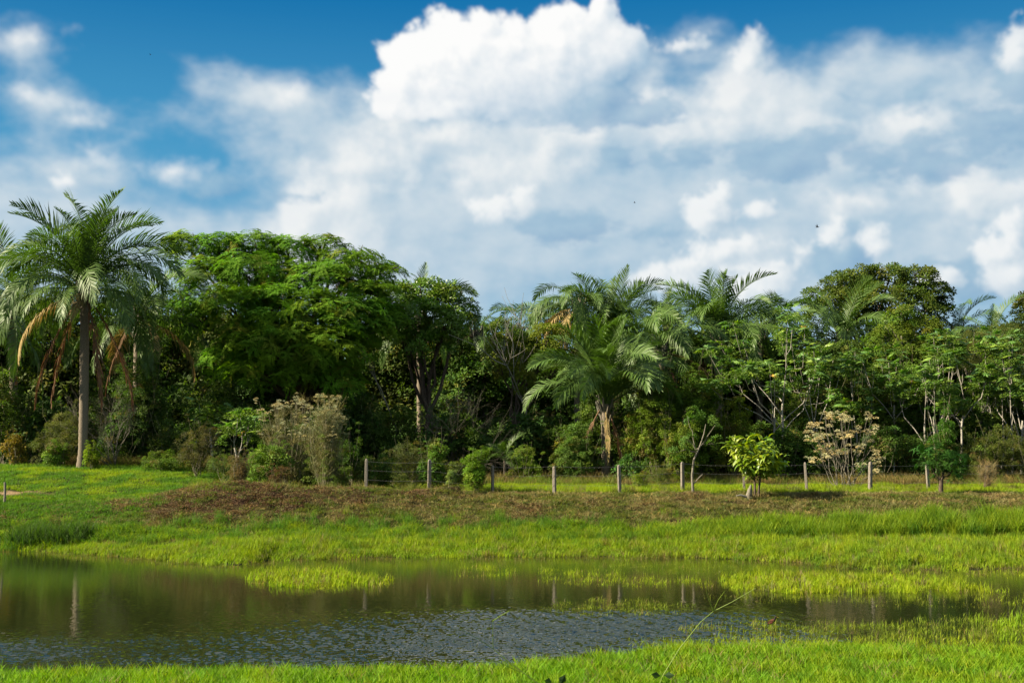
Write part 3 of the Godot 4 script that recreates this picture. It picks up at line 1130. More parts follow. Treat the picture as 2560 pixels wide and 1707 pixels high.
func make_forest() -> void:
	rng.seed = 100
	# the wide feathery tree
	tree("spreading_tree", "wide spreading tree with feathery bright green foliage in layers", G_FOREST, 770, 68,
		[[470, 620, 59, 41], [545, 630, 76, 46], [630, 622, 81, 41], [720, 632, 76, 41], [800, 615, 54, 27], [870, 660, 86, 44], [955, 690, 65, 32],
		[520, 690, 81, 49, -1], [620, 690, 92, 55, -1.5], [720, 700, 92, 51, -1], [820, 710, 97, 55, -1.5], [920, 745, 76, 46, -1],
		[490, 775, 65, 44, -2], [575, 770, 86, 55, -3], [680, 775, 92, 59, -3], [780, 790, 97, 59, -3], [880, 800, 86, 55, -2.5], [960, 790, 54, 43, -1],
		[600, 850, 65, 44, -3], [660, 865, 81, 51, -4], [760, 870, 86, 55, -4], [850, 870, 76, 51, -3.5], [930, 850, 54, 46, -2], [640, 930, 65, 37, -3.5], [740, 945, 54, 32, -4], [850, 940, 65, 41, -3], [560, 900, 54, 34, -3]],
		"feather", Color(0.125, 0.245, 0.017), 1.45, 0.9, 0.5, M.bark, M.leaf_soft, 0.42)
	tree("glossy_tree", "dense tree with glossy yellow-green leaves beside the spreading tree", G_FOREST, 1080, 71,
		[[985, 745, 55, 35], [1060, 735, 60, 32], [1120, 745, 50, 34], [1150, 790, 45, 42], [1040, 795, 70, 42, -1], [1110, 815, 60, 40, -1], [985, 810, 45, 40], [1060, 860, 70, 35, -1]],
		"broad", Color(0.11, 0.19, 0.016), 1.2, 0.75, 0.3, null, M.gloss)
	tree("round_crowned_tree", "tall round-crowned dark tree standing above the forest", G_FOREST, 2210, 84,
		[[2060, 745, 50, 28], [2105, 715, 50, 30], [2160, 700, 55, 30], [2225, 695, 60, 32], [2290, 705, 55, 34], [2335, 745, 42, 40], [2120, 765, 65, 38, -1], [2195, 755, 65, 40, -2], [2270, 765, 65, 42, -2], [2345, 790, 34, 34], [2060, 785, 45, 30], [2180, 815, 70, 40], [2280, 830, 60, 40]],
		"broad", Color(0.075, 0.115, 0.018), 1.2, 0.8, 0.4, null, M.leaf, 0.5)
	tree("yellow_green_tree", "yellow-green fine-leaved tree in front of the round-crowned tree", G_FOREST, 2260, 71,
		[[2255, 800, 38, 36], [2310, 830, 48, 40], [2235, 850, 55, 42], [2300, 890, 60, 40], [2200, 870, 45, 35], [2345, 870, 35, 40], [2250, 915, 60, 40]],
		"vine", Color(0.11, 0.165, 0.016), 1.1, 0.7, 0.2, M.bark_grey)
	tree("vine_covered_tree", "low tree smothered in bright yellow-green creepers left of the centre palms", G_FOREST, 1270, 70,
		[[1265, 825, 40, 30], [1250, 875, 45, 42], [1310, 880, 45, 34], [1370, 850, 60, 40], [1400, 900, 50, 40], [1300, 940, 60, 45]],
		"vine", Color(0.115, 0.165, 0.018), 1.1, 0.65, 0.2)
	tree("edge_tree", "leafy tree cut by the picture edge beyond the pale trunks", G_FOREST, 2600, 80,
		[[2590, 770, 45, 40], [2640, 740, 70, 60], [2570, 830, 50, 50], [2640, 850, 70, 60]], "broad", Color(0.06, 0.09, 0.016), 1.1, 0.75, 0.3)
	tree("olive_tree", "olive-leaved fine tree under the round-crowned tree", G_FOREST, 2460, 74,
		[[2440, 870, 60, 40], [2500, 850, 60, 40], [2540, 890, 50, 45], [2400, 890, 50, 40], [2470, 920, 70, 40], [2560, 930, 50, 40]],
		"fine", Color(0.085, 0.105, 0.026), 1.1, 0.6, 0.2, M.bark_grey)
	tree("olive_tree", "olive-leaved fine tree behind the umbrella-leaved pair", G_FOREST, 2080, 72,
		[[2000, 870, 50, 34], [2060, 900, 55, 40], [2120, 890, 50, 40], [2040, 960, 60, 40], [2110, 960, 55, 40]],
		"vine", Color(0.07, 0.12, 0.02), 1.0, 0.65, 0.18, M.bark_grey)
	# second row, in the shade of the first
	rng.seed = 200
	var k := 0
	for px in [-130, 10, 130, 260, 390, 520, 660, 820, 960, 1090, 1210, 1330, 1450, 1580, 1700, 1820, 1950, 2080, 2200, 2330, 2450, 2570, 2690]:
		var top: float = table([Vector2(-200, 720), Vector2(400, 740), Vector2(1000, 800), Vector2(1150, 850), Vector2(1300, 850), Vector2(1700, 830), Vector2(2000, 850), Vector2(2700, 850)], px)
		var lob := []
		for j in 9:
			lob.append([px + rr(-85, 85), lerpf(top + 35, 1130, (j + rng.randf()) / 9.0), rr(65, 95), rr(48, 66), rr(-1.5, 1.5)])
		tree("forest_tree", ["dense dark-green forest tree ", "mid-green leafy forest tree ", "olive-green forest tree "][k % 3] + between(px), G_BACK, px, 76 + rr(0, 4), lob, ["broad", "vine", "big"][k % 3],
			[Color(0.055, 0.105, 0.017), Color(0.065, 0.12, 0.018), Color(0.075, 0.105, 0.02)][k % 3], 1.0, 1.1, 0.2)
		k += 1
	# undergrowth
	rng.seed = 300
	k = 0
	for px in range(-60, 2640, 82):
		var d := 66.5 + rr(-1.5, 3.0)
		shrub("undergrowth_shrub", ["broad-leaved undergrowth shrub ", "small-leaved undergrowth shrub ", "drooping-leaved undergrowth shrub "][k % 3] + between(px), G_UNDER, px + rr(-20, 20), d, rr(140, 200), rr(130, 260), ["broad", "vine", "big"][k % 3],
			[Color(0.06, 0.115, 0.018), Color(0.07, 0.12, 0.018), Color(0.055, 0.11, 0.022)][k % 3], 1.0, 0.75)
		k += 1
	# the wood goes on behind
	rng.seed = 350
	var far := Many.new()
	for i in 5200:
		var d := rr(86.0, 100.0)
		var x := rr(-62.0, 62.0)
		var y := (x + 70.0) * 0.31
		var s := rr(1.6, 2.6)
		far.add(Basis(rdir(), rr(0, TAU)).scaled(Vector3.ONE * s), Vector3(x, hgt(x, d) + 8.6 * pow(rng.randf(), 0.85) + 1.2 * sin(y) + 0.3, -d), leaf_col(Color(0.06, 0.11, 0.018), 0.3))
	ground_cover(far, "far_wood", "dark mass of the wood behind the trees at its edge", "wood", clump.broad, M.leaf)
	# bare ones
	rng.seed = 401
	bare_tree("bare_tree", "slim bare grey tree with steep branches right of the spreading tree", 995, 66, 7.2, 0.09, 4, 0.45, 2, 1, M.bark_grey, 0.12)
	rng.seed = 402
	bare_tree("bare_shrub", "sprawling leafless shrub of thin grey stems in the shade", 1110, 65.5, 5.0, 0.035, 4, 0.6, 3, 6, M.bark_grey, 0.02, "shrub", Vector3(0.5, 0, 0.1))
	rng.seed = 403
	bare_tree("bare_tree", "white bare sapling with short twigs among the creepers", 1320, 69, 10.5, 0.08, 3, 0.75, 4, 1, M.bark_white, 0.16)
	rng.seed = 404
	bare_tree("bare_shrub", "leafless tangle of pale twigs behind the tall palm trunk", 285, 62, 3.7, 0.03, 5, 0.55, 3, 5, M.bark_grey, 0.03, "shrub")
	rng.seed = 405
	bare_tree("dead_sapling", "dead forked sapling in front of the dark undergrowth", 1255, 64.5, 3.3, 0.045, 2, 0.7, 2, 2, M.bark_grey, 0.1)
	# pale-trunked umbrella-leaved trees
	cecropia("pale umbrella-leaved tree with two trunks and a broad flat crown", 1925, 63, 800, 200, 5, 190, 501, Color.WHITE, true)
	cecropia("pale umbrella-leaved tree just right of the two-trunked one", 2050, 65, 840, 110, 4, 90, 502)
	var row := [[2150, 66, 900, 90], [2238, 66, 850, 110], [2316, 64.5, 880, 100], [2345, 67, 830, 80], [2402, 64.5, 860, 100], [2462, 66, 840, 90], [2506, 65, 900, 100], [2553, 64.5, 850, 100], [2195, 69, 930, 80], [2620, 65, 880, 110]]
	var looks := ["low slender pale tree", "tall slender pale tree", "twin-trunked slender pale tree", "high-topped slender pale tree", "open-crowned slender pale tree", "tall slender pale tree", "twin-trunked low pale tree", "tall slender pale tree", "small pale tree set back", "low slender pale tree"]
	for i in row.size():
		cecropia(looks[i] + " with candelabra branches " + between(row[i][0]), row[i][0], row[i][1], row[i][2], row[i][3], 3 + i % 2, 84, 510 + i, Color.WHITE, i % 4 == 2, G_CEC)
	cecropia("young umbrella-leaved tree with drooping leaves below the spreading tree", 535, 62, 965, 70, 3, 44, 540)
	cecropia("thin-stemmed sapling topped by drooping leaves behind the mound", 603, 56, 1030, 46, 3, 36, 541)


func make_palms() -> void:
	# the tall palm on the left
	palm("tall palm with drooping crown and hanging brown dead fronds on the left", 203, 60, 210, 722, 0.89, 40, {"seed": 12, "r": 0.25, "boots": 30, "dead": 0, "lo": 5.5, "hi": 0.7,
		"more": [[1.75, 0.0, 1.0, "palm"], [1.2, 0.0, 1.05, "palm"], [2.45, 1.0, 1.22, "palm"], [0.8, 1.0, 1.2, "palm"], [2.0, 1.0, 1.15, "palm"], [3.4, 1.0, 1.1, "palm"], [5.6, 1.0, 1.1, "palm"], [3.0, 2.0, 1.1, "palm"], [0.25, 2.0, 1.1, "palm"], [0.0, 3.0, 1.1, "palm"], [3.3, 3.0, 1.1, "palm"],
		[3.6, 7.0, 1.15, "palm_dead"], [2.9, 7.0, 1.1, "palm_dead"], [5.6, 7.0, 1.15, "palm_dead"], [0.35, 7.0, 1.2, "palm_dead"], [4.9, 6.0, 0.5, "palm_tan"]]})
	palm("shorter palm with drooping fronds close behind the tall palm", 335, 66, 345, 790, 0.85, 24, {"seed": 13, "dead": 1, "hi": 1.5, "lo": 6.6, "more": [[5.4, 6.0, 0.7, "palm_tan"], [0.2, 7.0, 0.6, "palm_tan"]]})
	palm("palm with hanging fronds at the left picture edge behind the tall palm", 30, 68, 20, 760, 0.95, 22, {"seed": 14, "dead": 2, "hi": 1.0})
	palm("palm peeking over the glossy tree with one upright spear leaf", 1050, 76, 1048, 790, 0.72, 14, {"seed": 15, "hi": 1.5, "more": [[1.2, 0.0, 0.95, "palm"], [0.1, 2.0, 1.0, "palm"], [3.1, 2.0, 1.0, "palm"]]})
	palm("low palm crown showing right of the glossy tree", 1195, 77, 1190, 830, 0.62, 14, {"seed": 16, "hi": 2.0})
	# centre group
	palm("large stemless-looking palm with arching bright fronds behind the fence", 1515, 62.5, 1512, 1010, 0.86, 34, {"seed": 17, "r": 0.24, "hi": 0.0, "lo": 3.6, "dead": 2,
		"more": [[4.6, 2.0, 1.0, "palm"], [5.3, 3.0, 1.0, "palm"], [3.9, 1.0, 1.0, "palm"], [1.6, 0.0, 1.0, "palm"], [0.1, 4.0, 1.15, "palm"], [4.9, 7.0, 0.6, "palm_tan"]]})
	palm("tall palm above the arching bright palm with silvery fronds", 1530, 73, 1525, 840, 0.82, 38, {"seed": 18, "hi": 0.0, "lo": 5.2, "group": ""})
	palm("vine-draped palm with drooping crown and a bare spike on top", 1445, 72, 1447, 760, 0.64, 32, {"seed": 19, "hi": 3.0, "lo": 6.8, "dead": 2})
	palm("small far palm showing between the bare sapling and the vine-draped palm", 1368, 82, 1370, 810, 0.62, 13, {"seed": 20, "hi": 0.8, "lo": 5.0})
	palm("far grey-green palm behind the bare sapling", 1305, 80, 1310, 830, 0.66, 14, {"seed": 21, "hi": 2.2, "lo": 5.6})
	palm("drooping palm close right of the tall palm above the arching one", 1600, 71, 1598, 850, 0.74, 26, {"seed": 31, "hi": 1.2, "lo": 6.2})
	palm("small far palm in the gap between the two tall palm groups", 1670, 82, 1668, 800, 0.55, 13, {"seed": 22, "hi": 0.5, "lo": 5.0})
	palm("palm with long hanging fronds right of the arching bright palm", 1660, 68, 1650, 870, 0.85, 24, {"seed": 23, "hi": 2.0, "lo": 6.6, "dead": 2})
	palm("tall palm with bright upright fronds right of centre", 1800, 70, 1795, 850, 0.86, 32, {"seed": 24, "hi": 0.0, "lo": 5.0, "dead": 2})
	palm("dark palm with arching fronds leaning out behind the umbrella-leaved pair", 1900, 75, 1905, 820, 0.8, 22, {"seed": 25, "hi": 1.6, "lo": 5.4})
	palm("palm half hidden before the round-crowned tree", 2110, 75, 2105, 850, 0.85, 24, {"seed": 26, "hi": 0.6, "lo": 6.0})
	palm("far palm right of the round-crowned tree", 2400, 84, 2395, 830, 0.6, 14, {"seed": 27, "hi": 1.2, "lo": 5.2})
	palm("far palm with a pale upright spear leaf near the right edge", 2478, 80, 2478, 850, 0.62, 14, {"seed": 28, "hi": 1.0, "lo": 5.4, "more": [[1.5, 0.0, 0.85, "palm"]]})
	palm("small young palm at the foot of the dark undergrowth", 1262, 63.5, 1262, 1150, 0.3, 11, {"seed": 29, "hi": 1.5, "lo": 5.0, "boots": 0, "r": 0.08})
	# spike above the vine-draped palm
	rng.seed = 30


func make_shrubs() -> void:
	rng.seed = 600
	shrub("shrub", "olive bush with yellowish tips at the foot of the tall palm", "", 150, 61.5, 170, 150, "fine", Color(0.105, 0.125, 0.028), 1.0, 0.5, null, 9)
	shrub("shrub", "small bright green bush below the olive bush", "", 140, 60.5, 70, 70, "broad", Color(0.10, 0.19, 0.02), 1.0, 0.4)
	shrub("shrub", "tall leafy bush hiding the trunk of the shorter palm", "", 338, 64.6, 150, 290, "vine", Color(0.065, 0.12, 0.02), 1.0, 0.6, null, 10)
	shrub("shrub", "tiny yellow-green bush touching the tall palm trunk", "", 226, 59.4, 42, 62, "broad", Color(0.17, 0.25, 0.015), 1.3, 0.32)
	shrub("weed_plant", "tall weed with drooping yellow and orange leaves at the left edge", "", 32, 62, 62, 92, "big", Color(0.20, 0.15, 0.02), 1.0, 0.35)
	shrub("shrub", "dark round bush right of the tall palm trunk", "", 300, 63.5, 150, 105, "broad", Color(0.035, 0.07, 0.014), 1.1, 0.5)
	shrub("shrub", "brownish small-leaved bush left of the mound", "", 490, 58, 130, 130, "fine", Color(0.085, 0.085, 0.032), 1.0, 0.5, null, 8)
	shrub("shrub", "green bush behind the brownish bush left of the mound", "", 430, 61, 130, 130, "vine", Color(0.06, 0.10, 0.02), 1.0, 0.5)
	shrub("shrub", "low sunlit weeds between the palm and the mound", "", 400, 59.5, 120, 50, "vine", Color(0.10, 0.17, 0.02), 1.0, 0.4)
	shrub("overgrown_stump", "stump wrapped in dead brown creepers on top of the mound", "", 598, 51.3, 66, 86, "fine", Color(0.13, 0.10, 0.04), 1.6, 0.36, M.dry, 9)
	shrub("shrub", "light green leafy bush behind the mound", "", 668, 53.5, 120, 125, "broad", Color(0.12, 0.20, 0.03), 1.1, 0.42, null, 9)
	shrub("shrub", "low reddish-brown withered bush behind the mound", "", 695, 52, 70, 62, "fine", Color(0.12, 0.075, 0.035), 1.2, 0.36, M.dry)
	dry_shrub("tall dry shrub with cream flower heads behind the mound", 725, 55, 185, 235, 611, Color(0.40, 0.39, 0.24))
	dry_shrub("tall straw-coloured dry shrub with grassy stems beside the first one", 812, 52.6, 110, 240, 612, Color(0.36, 0.35, 0.19))
	shrub("shrub", "green weedy bush right of the straw-coloured shrub", "", 875, 54, 70, 150, "vine", Color(0.07, 0.13, 0.02), 0.9, 0.42)
	shrub("shrub", "bush leaning on the first concrete post", "", 950, 53, 72, 98, "vine", Color(0.075, 0.135, 0.018), 1.3, 0.4)
	shrub("shrub", "greyish twiggy bush between the first two posts", "", 1035, 54.5, 130, 120, "fine", Color(0.095, 0.11, 0.035), 1.0, 0.45, null, 8)
	shrub("shrub", "fresh green climbing bush with round leaves over a hidden post", "", 1078, 52.8, 70, 140, "broad", Color(0.10, 0.19, 0.025), 1.1, 0.38)
	shrub("shrub", "bright green rounded bush smothering the fence beside a post", "", 1192, 51.7, 92, 105, "vine", Color(0.115, 0.205, 0.015), 1.5, 0.4, null, 9)
	shrub("weed_plant", "little pale plant growing on the small earth heap", "", 1126, 50.7, 26, 38, "broad", Color(0.16, 0.23, 0.07), 1.0, 0.22)
	shrub("shrub", "yellow-green bush alone in the dark gap beyond the fence", "", 1312, 61, 92, 100, "vine", Color(0.12, 0.19, 0.02), 1.3, 0.45)
	shrub("shrub", "pale green climbing foliage left of the arching bright palm", "", 1450, 61.5, 130, 150, "vine", Color(0.085, 0.15, 0.025), 0.9, 0.45, null, 9)
	shrub("weed_plant", "flat-topped green plant right of the arching palm trunk", "", 1578, 60, 90, 80, "big", Color(0.06, 0.14, 0.025), 1.2, 0.4)
	shrub("shrub", "tuft of bright weeds in the meadow behind the fence", "", 1597, 55.5, 46, 46, "fine", Color(0.15, 0.22, 0.015), 1.5, 0.36)
	for f in [[905, 54.5, 100, 86, "weedy bush just behind the first concrete post", "vine"], [988, 54, 100, 92, "straggling bush in the fence right of the first post", "fine"], [1122, 55.5, 90, 76, "low scrub behind the small earth heap", "vine"], [560, 56.5, 110, 84, "low scrub behind the vine-wrapped stump", "fine"], [770, 53.4, 90, 76, "weeds between the two tall dry shrubs", "vine"], [1015, 52.4, 70, 56, "withered weeds against the fence wires", "fine"], [850, 53, 60, 60, "grassy weeds at the foot of the straw-coloured shrub", "fine"], [1420, 62.5, 110, 110, "leafy scrub left of the arching palm foot", "broad"], [1650, 58, 80, 60, "low weeds in the meadow by the leaning sapling", "fine"]]:
		shrub("scrub", f[4], "", f[0], f[1], f[2], f[3], f[5], leaf_col(Color(0.09, 0.125, 0.026), 0.25), 1.0, 0.42, null, 7)
	var yg := Color(0.125, 0.185, 0.016)
	for a in [[1640, 61.5, 120, 300, "yellow-green bushy thicket left of the leaning sapling", "vine"], [1750, 62.5, 130, 290, "yellow-green bushy thicket right of the leaning sapling", "broad"], [1700, 60, 110, 170, "sunlit low thicket behind the leaning sapling", "vine"], [1835, 62, 120, 220, "yellow-green thicket behind the big-leaved small tree", "vine"], [1590, 62.5, 90, 180, "green thicket beside the arching palm", "vine"]]:
		shrub("thicket", a[4], "", a[0], a[1], a[2], a[3], a[5], leaf_col(yg, 0.15), 0.9, 0.5, null, 12)
	for a in [[1960, 62, 120, 130, "dark bushy thicket behind the big-leaved small tree"], [2040, 62, 110, 120, "dark bushy thicket behind the tan-flowered shrub"], [2200, 61.5, 120, 140, "dark green thicket right of the tan-flowered shrub"], [2290, 62, 110, 120, "dark green thicket behind the feathery small tree"]]:
		shrub("thicket", a[4], "", a[0], a[1], a[2], a[3], "broad", Color(0.06, 0.115, 0.018), 1.0, 0.5, null, 8)
	shrub("shrub", "slender bright green shrub behind the feathery small tree", "", 2365, 60.5, 90, 190, "vine", Color(0.065, 0.15, 0.018), 1.0, 0.45, null, 9)
	for a in [[2430, 60.5, 120, 130, "olive scrub left of the withered stump"], [2510, 61, 130, 150, "olive scrub right of the withered stump"], [2590, 60.5, 130, 140, "olive scrub at the right picture edge"]]:
		shrub("scrub", a[4], "", a[0], a[1], a[2], a[3], "fine", Color(0.105, 0.13, 0.026), 1.0, 0.5, null, 9)
	var lit := [[1990, 67, 150, 260], [2100, 68, 150, 280], [2190, 67.5, 150, 270], [2280, 68, 150, 300], [2380, 68, 150, 280], [2450, 67, 140, 250], [2530, 68, 150, 290], [2600, 67, 140, 270]]
	for i in lit.size():
		shrub("leafy_bush", ["creeper-clad bush ", "broad-leaved bush "][i % 2] + between(lit[i][0]), "", lit[i][0], lit[i][1], lit[i][2], lit[i][3], ["vine", "broad"][i % 2], leaf_col(Color(0.085, 0.14, 0.02), 0.25), 0.9, 0.6, null, 10)
	# leaning sapling on the bank
	rng.seed = 650
	var o := thing("leaning_sapling", "thin leaning sapling with a sparse light green crown by the fence", "tree", on_ground(1733, 51.0))
	var b := MB.new()
	var tip := pt(1765, 1060, 51.0) - o.position
	b.tube([Vector3(0, -0.1, 0), Vector3(-0.03, 0.7, 0), Vector3(0.05, 1.35, 0), Vector3(0.3, 1.9, 0.05), tip * 0.85, tip], [0.06, 0.05, 0.045, 0.035, 0.025, 0.012], 7, Color.WHITE)
	for e in [[1700, 1090], [1690, 1130], [1790, 1060], [1720, 1040], [1785, 1110]]:
		tube_along(b, Vector3(0.12, rr(1.3, 1.9), 0), pt(e[0], e[1], 51.0) - o.position, 0.02, 0.008, 0.1, 4)
	b.tube([Vector3(0.04, 0.35, 0), Vector3(0.25, 0.6, 0.05), Vector3(0.4, 0.75, 0.1)], [0.025, 0.022, 0.015], 5, Color.WHITE, true)
	part("trunk", b.mesh(), M.bark_grey, o)
	crown(o, [[1700, 1080, 30, 24], [1690, 1130, 22, 18], [1735, 1040, 34, 22], [1775, 1060, 26, 26], [1790, 1105, 20, 20], [1725, 1105, 30, 26]], 51.0, "broad", Color(0.115, 0.19, 0.03), 0.26, 0.36, M.leaf, 0.2)
	# small tree with big pointed leaves
	o = thing("big_leaved_small_tree", "small bushy tree with large pointed yellow-green leaves on the bank", "tree", on_ground(1893, 50.6))
	b = MB.new()
	var tips := []
	for s in [Vector3(-0.06, 0, 0), Vector3(0.06, 0, 0.05)]:
		tube_along(b, s + Vector3.DOWN * 0.1, s * 2.0 + Vector3(0, 1.05, 0), 0.05, 0.04, 0, 6, 0.02)
	for k in 26:
		var a: float = k * 2.4
		var q := Vector3(cos(a) * rr(0.3, 1.2), rr(1.1, 2.35), sin(a) * rr(0.3, 1.1))
		if q.length() > 2.55:
			q *= 0.9
		tube_along(b, Vector3(0, rr(0.8, 1.1), 0), q, 0.02, 0.008, 0.1, 4, 0.04, 4)
		tips.append(q)
	part("trunk", b.mesh(), M.bark, o)
	var lm := [mat(Color(0.17, 0.25, 0.016), 0.4, 0.5, Color(0.75, 0.85, 0.15)), mat(Color(0.24, 0.30, 0.016), 0.4, 0.5, Color(0.8, 0.85, 0.15)), mat(Color(0.11, 0.20, 0.018), 0.4, 0.5, Color(0.7, 0.8, 0.15)), mat(Color(0.35, 0.20, 0.02), 0.5)]
	for k in 290:
		var q: Vector3 = tips[k % tips.size()]
		var a := rr(0, TAU)
		var bs := Basis(Vector3.UP, a) * Basis(Vector3.BACK, rr(-0.9, 0.8)) * Basis(Vector3.RIGHT, rr(-0.6, 0.6))
		part("leaf", clump.lance, lm[rng.randi() % 3] if rng.randf() > 0.02 else lm[3], o, Transform3D(bs.scaled(Vector3.ONE * rr(1.0, 1.6)), q + rdir() * 0.2))
	var inner := Many.new()
	for k in 70:
		inner.add(Basis(Vector3.UP, rr(0, TAU)).scaled(Vector3.ONE * rr(0.4, 0.65)), tips[k % tips.size()] * rr(0.75, 1.0) + rdir() * 0.2, leaf_col(Color(0.15, 0.22, 0.016), 0.25))
	stuff_part(inner, "foliage", clump.big, M.leaf, o)
	# tan-flowered shrub
	o = thing("flowering_shrub", "large bare-stemmed shrub covered in tan flower heads beyond the fence", "shrub", on_ground(2108, 56.0))
	var heads := Many.new()
	var tufts := Many.new()
	b = MB.new()
	for k in 60:
		var hx := rr(-1.0, 1.0)
		var q := pt(2112 + hx * 95, 1018 + 45 * hx * hx + rr(0, 130) + rr(-12, 12), 56.0 + rr(-1.3, 1.3)) - o.position
		var foot := Vector3([-0.25, 0.0, 0.3, 0.5][k % 4], 0, rr(-0.15, 0.15))
		if k < 18:
			tube_along(b, foot, q, 0.022, 0.007, rr(-0.3, 0.0), 4, 0.03, 5)
		else:
			tube_along(b, foot.lerp(q, 0.55) + rdir() * 0.15, q, 0.014, 0.006, 0.0, 3, 0.04, 3)
		for j in 3:
			var s := rr(0.65, 1.15)
			heads.add(Basis(Vector3.UP, rr(0, TAU)).scaled(Vector3.ONE * s), q + rdir() * Vector3(0.26, 0.12, 0.26), leaf_col(Color(0.40, 0.36, 0.20), 0.3))
		if k % 3 == 0:
			tufts.add(Basis(Vector3.UP, rr(0, TAU)).scaled(Vector3.ONE * 0.3), q + Vector3.DOWN * rr(0.3, 1.0), leaf_col(Color(0.10, 0.16, 0.03), 0.2))
	part("stem", b.mesh(), M.bark_grey, o)
	stuff_part(heads, "flower_heads", clump.flower, M.dry, o)
	stuff_part(tufts, "foliage", clump.fine, M.leaf, o)
	# feathery small tree
	rng.seed = 660
	o = thing("feathery_small_tree", "small dark green feathery tree on a short reddish stump trunk", "tree", on_ground(2353, 51.5))
	b = MB.new()
	tube_along(b, Vector3.DOWN * 0.1, Vector3(0.02, 0.62, 0), 0.11, 0.09, 0, 8, 0.02)
	for e in [[2310, 1150], [2340, 1120], [2390, 1140], [2400, 1175], [2370, 1160]]:
		tube_along(b, Vector3(0.02, 0.55, 0), pt(e[0], e[1], 51.5) - o.position, 0.035, 0.012, 0.1, 5)
	part("trunk", b.mesh(), M.bark, o)
	crown(o, [[2315, 1125, 28, 12], [2350, 1140, 44, 13], [2385, 1145, 40, 14], [2310, 1155, 28, 12], [2355, 1165, 46, 14], [2395, 1172, 34, 14], [2370, 1190, 40, 13], [2345, 1115, 22, 10]], 51.5, "fern", Color(0.030, 0.095, 0.012), 1.6, 0.5, M.leaf)
	# withered stump
	rng.seed = 670
	o = thing("withered_stump", "upright dead stump wrapped in withered vines in the meadow", "stump", on_ground(2470, 54.5))
	b = MB.new()
	tube_along(b, Vector3.DOWN * 0.1, Vector3(0.05, 1.15, 0), 0.17, 0.12, 0, 8, 0.03)
	part("trunk", b.mesh(), M.bark, o)
	var tw := Many.new()
	for k in 60:
		var a := rr(0, TAU)
		var r := rr(0.12, 0.4)
		tw.add(Basis(Vector3.UP, a).scaled(Vector3.ONE * rr(0.4, 0.9)), Vector3(cos(a) * r, rr(0.0, 1.15), sin(a) * r), leaf_col(Color(0.20, 0.16, 0.08), 0.3))
	stuff_part(tw, "withered_vine", clump.twigs, M.dry, o)


func dry_shrub(label: String, px: float, d: float, w: float, h: float, seed_: int, flower: Color) -> void:
	rng.seed = seed_
	var o := thing("dry_shrub", label, "shrub", on_ground(px, d))
	var m := FPX / d
	var tw := Many.new()
	var fl := Many.new()
	var lf := Many.new()
	var b := MB.new()
	for k in 46:
		var a := rr(0, TAU)
		var r := sqrt(rng.randf()) * w / m * 0.5
		var q := Vector3(cos(a) * r, h / m * rr(0.55, 1.0), sin(a) * r * 0.8)
		tube_along(b, q * Vector3(0.25, 0, 0.25), q, 0.016, 0.006, 0.0, 4, 0.025, 5)
		for j in 7:
			var s := rr(0.15, 1.0)
			tw.add(Basis(Vector3.UP, rr(0, TAU)).scaled(Vector3.ONE * rr(0.5, 1.0)), q * Vector3(lerpf(0.25, 1, s), s, lerpf(0.25, 1, s)) + rdir() * 0.1, leaf_col(Color(0.165, 0.17, 0.075), 0.3))
		for j in 4:
			fl.add(Basis(Vector3.UP, rr(0, TAU)).scaled(Vector3.ONE * rr(0.4, 0.8)), q + rdir() * 0.18, leaf_col(flower, 0.2))
		for j in 2:
			lf.add(Basis(Vector3.UP, rr(0, TAU)).scaled(Vector3.ONE * rr(0.25, 0.5)), q * Vector3(1, rr(0.1, 0.9), 1), leaf_col(Color(0.12, 0.17, 0.03), 0.25))
	part("stem", b.mesh(), M.twig, o)
	stuff_part(tw, "dry_twigs", clump.twigs, M.dry, o)
	stuff_part(fl, "flower_heads", clump.flower, M.dry, o)
	stuff_part(lf, "foliage", clump.fine, M.leaf, o)


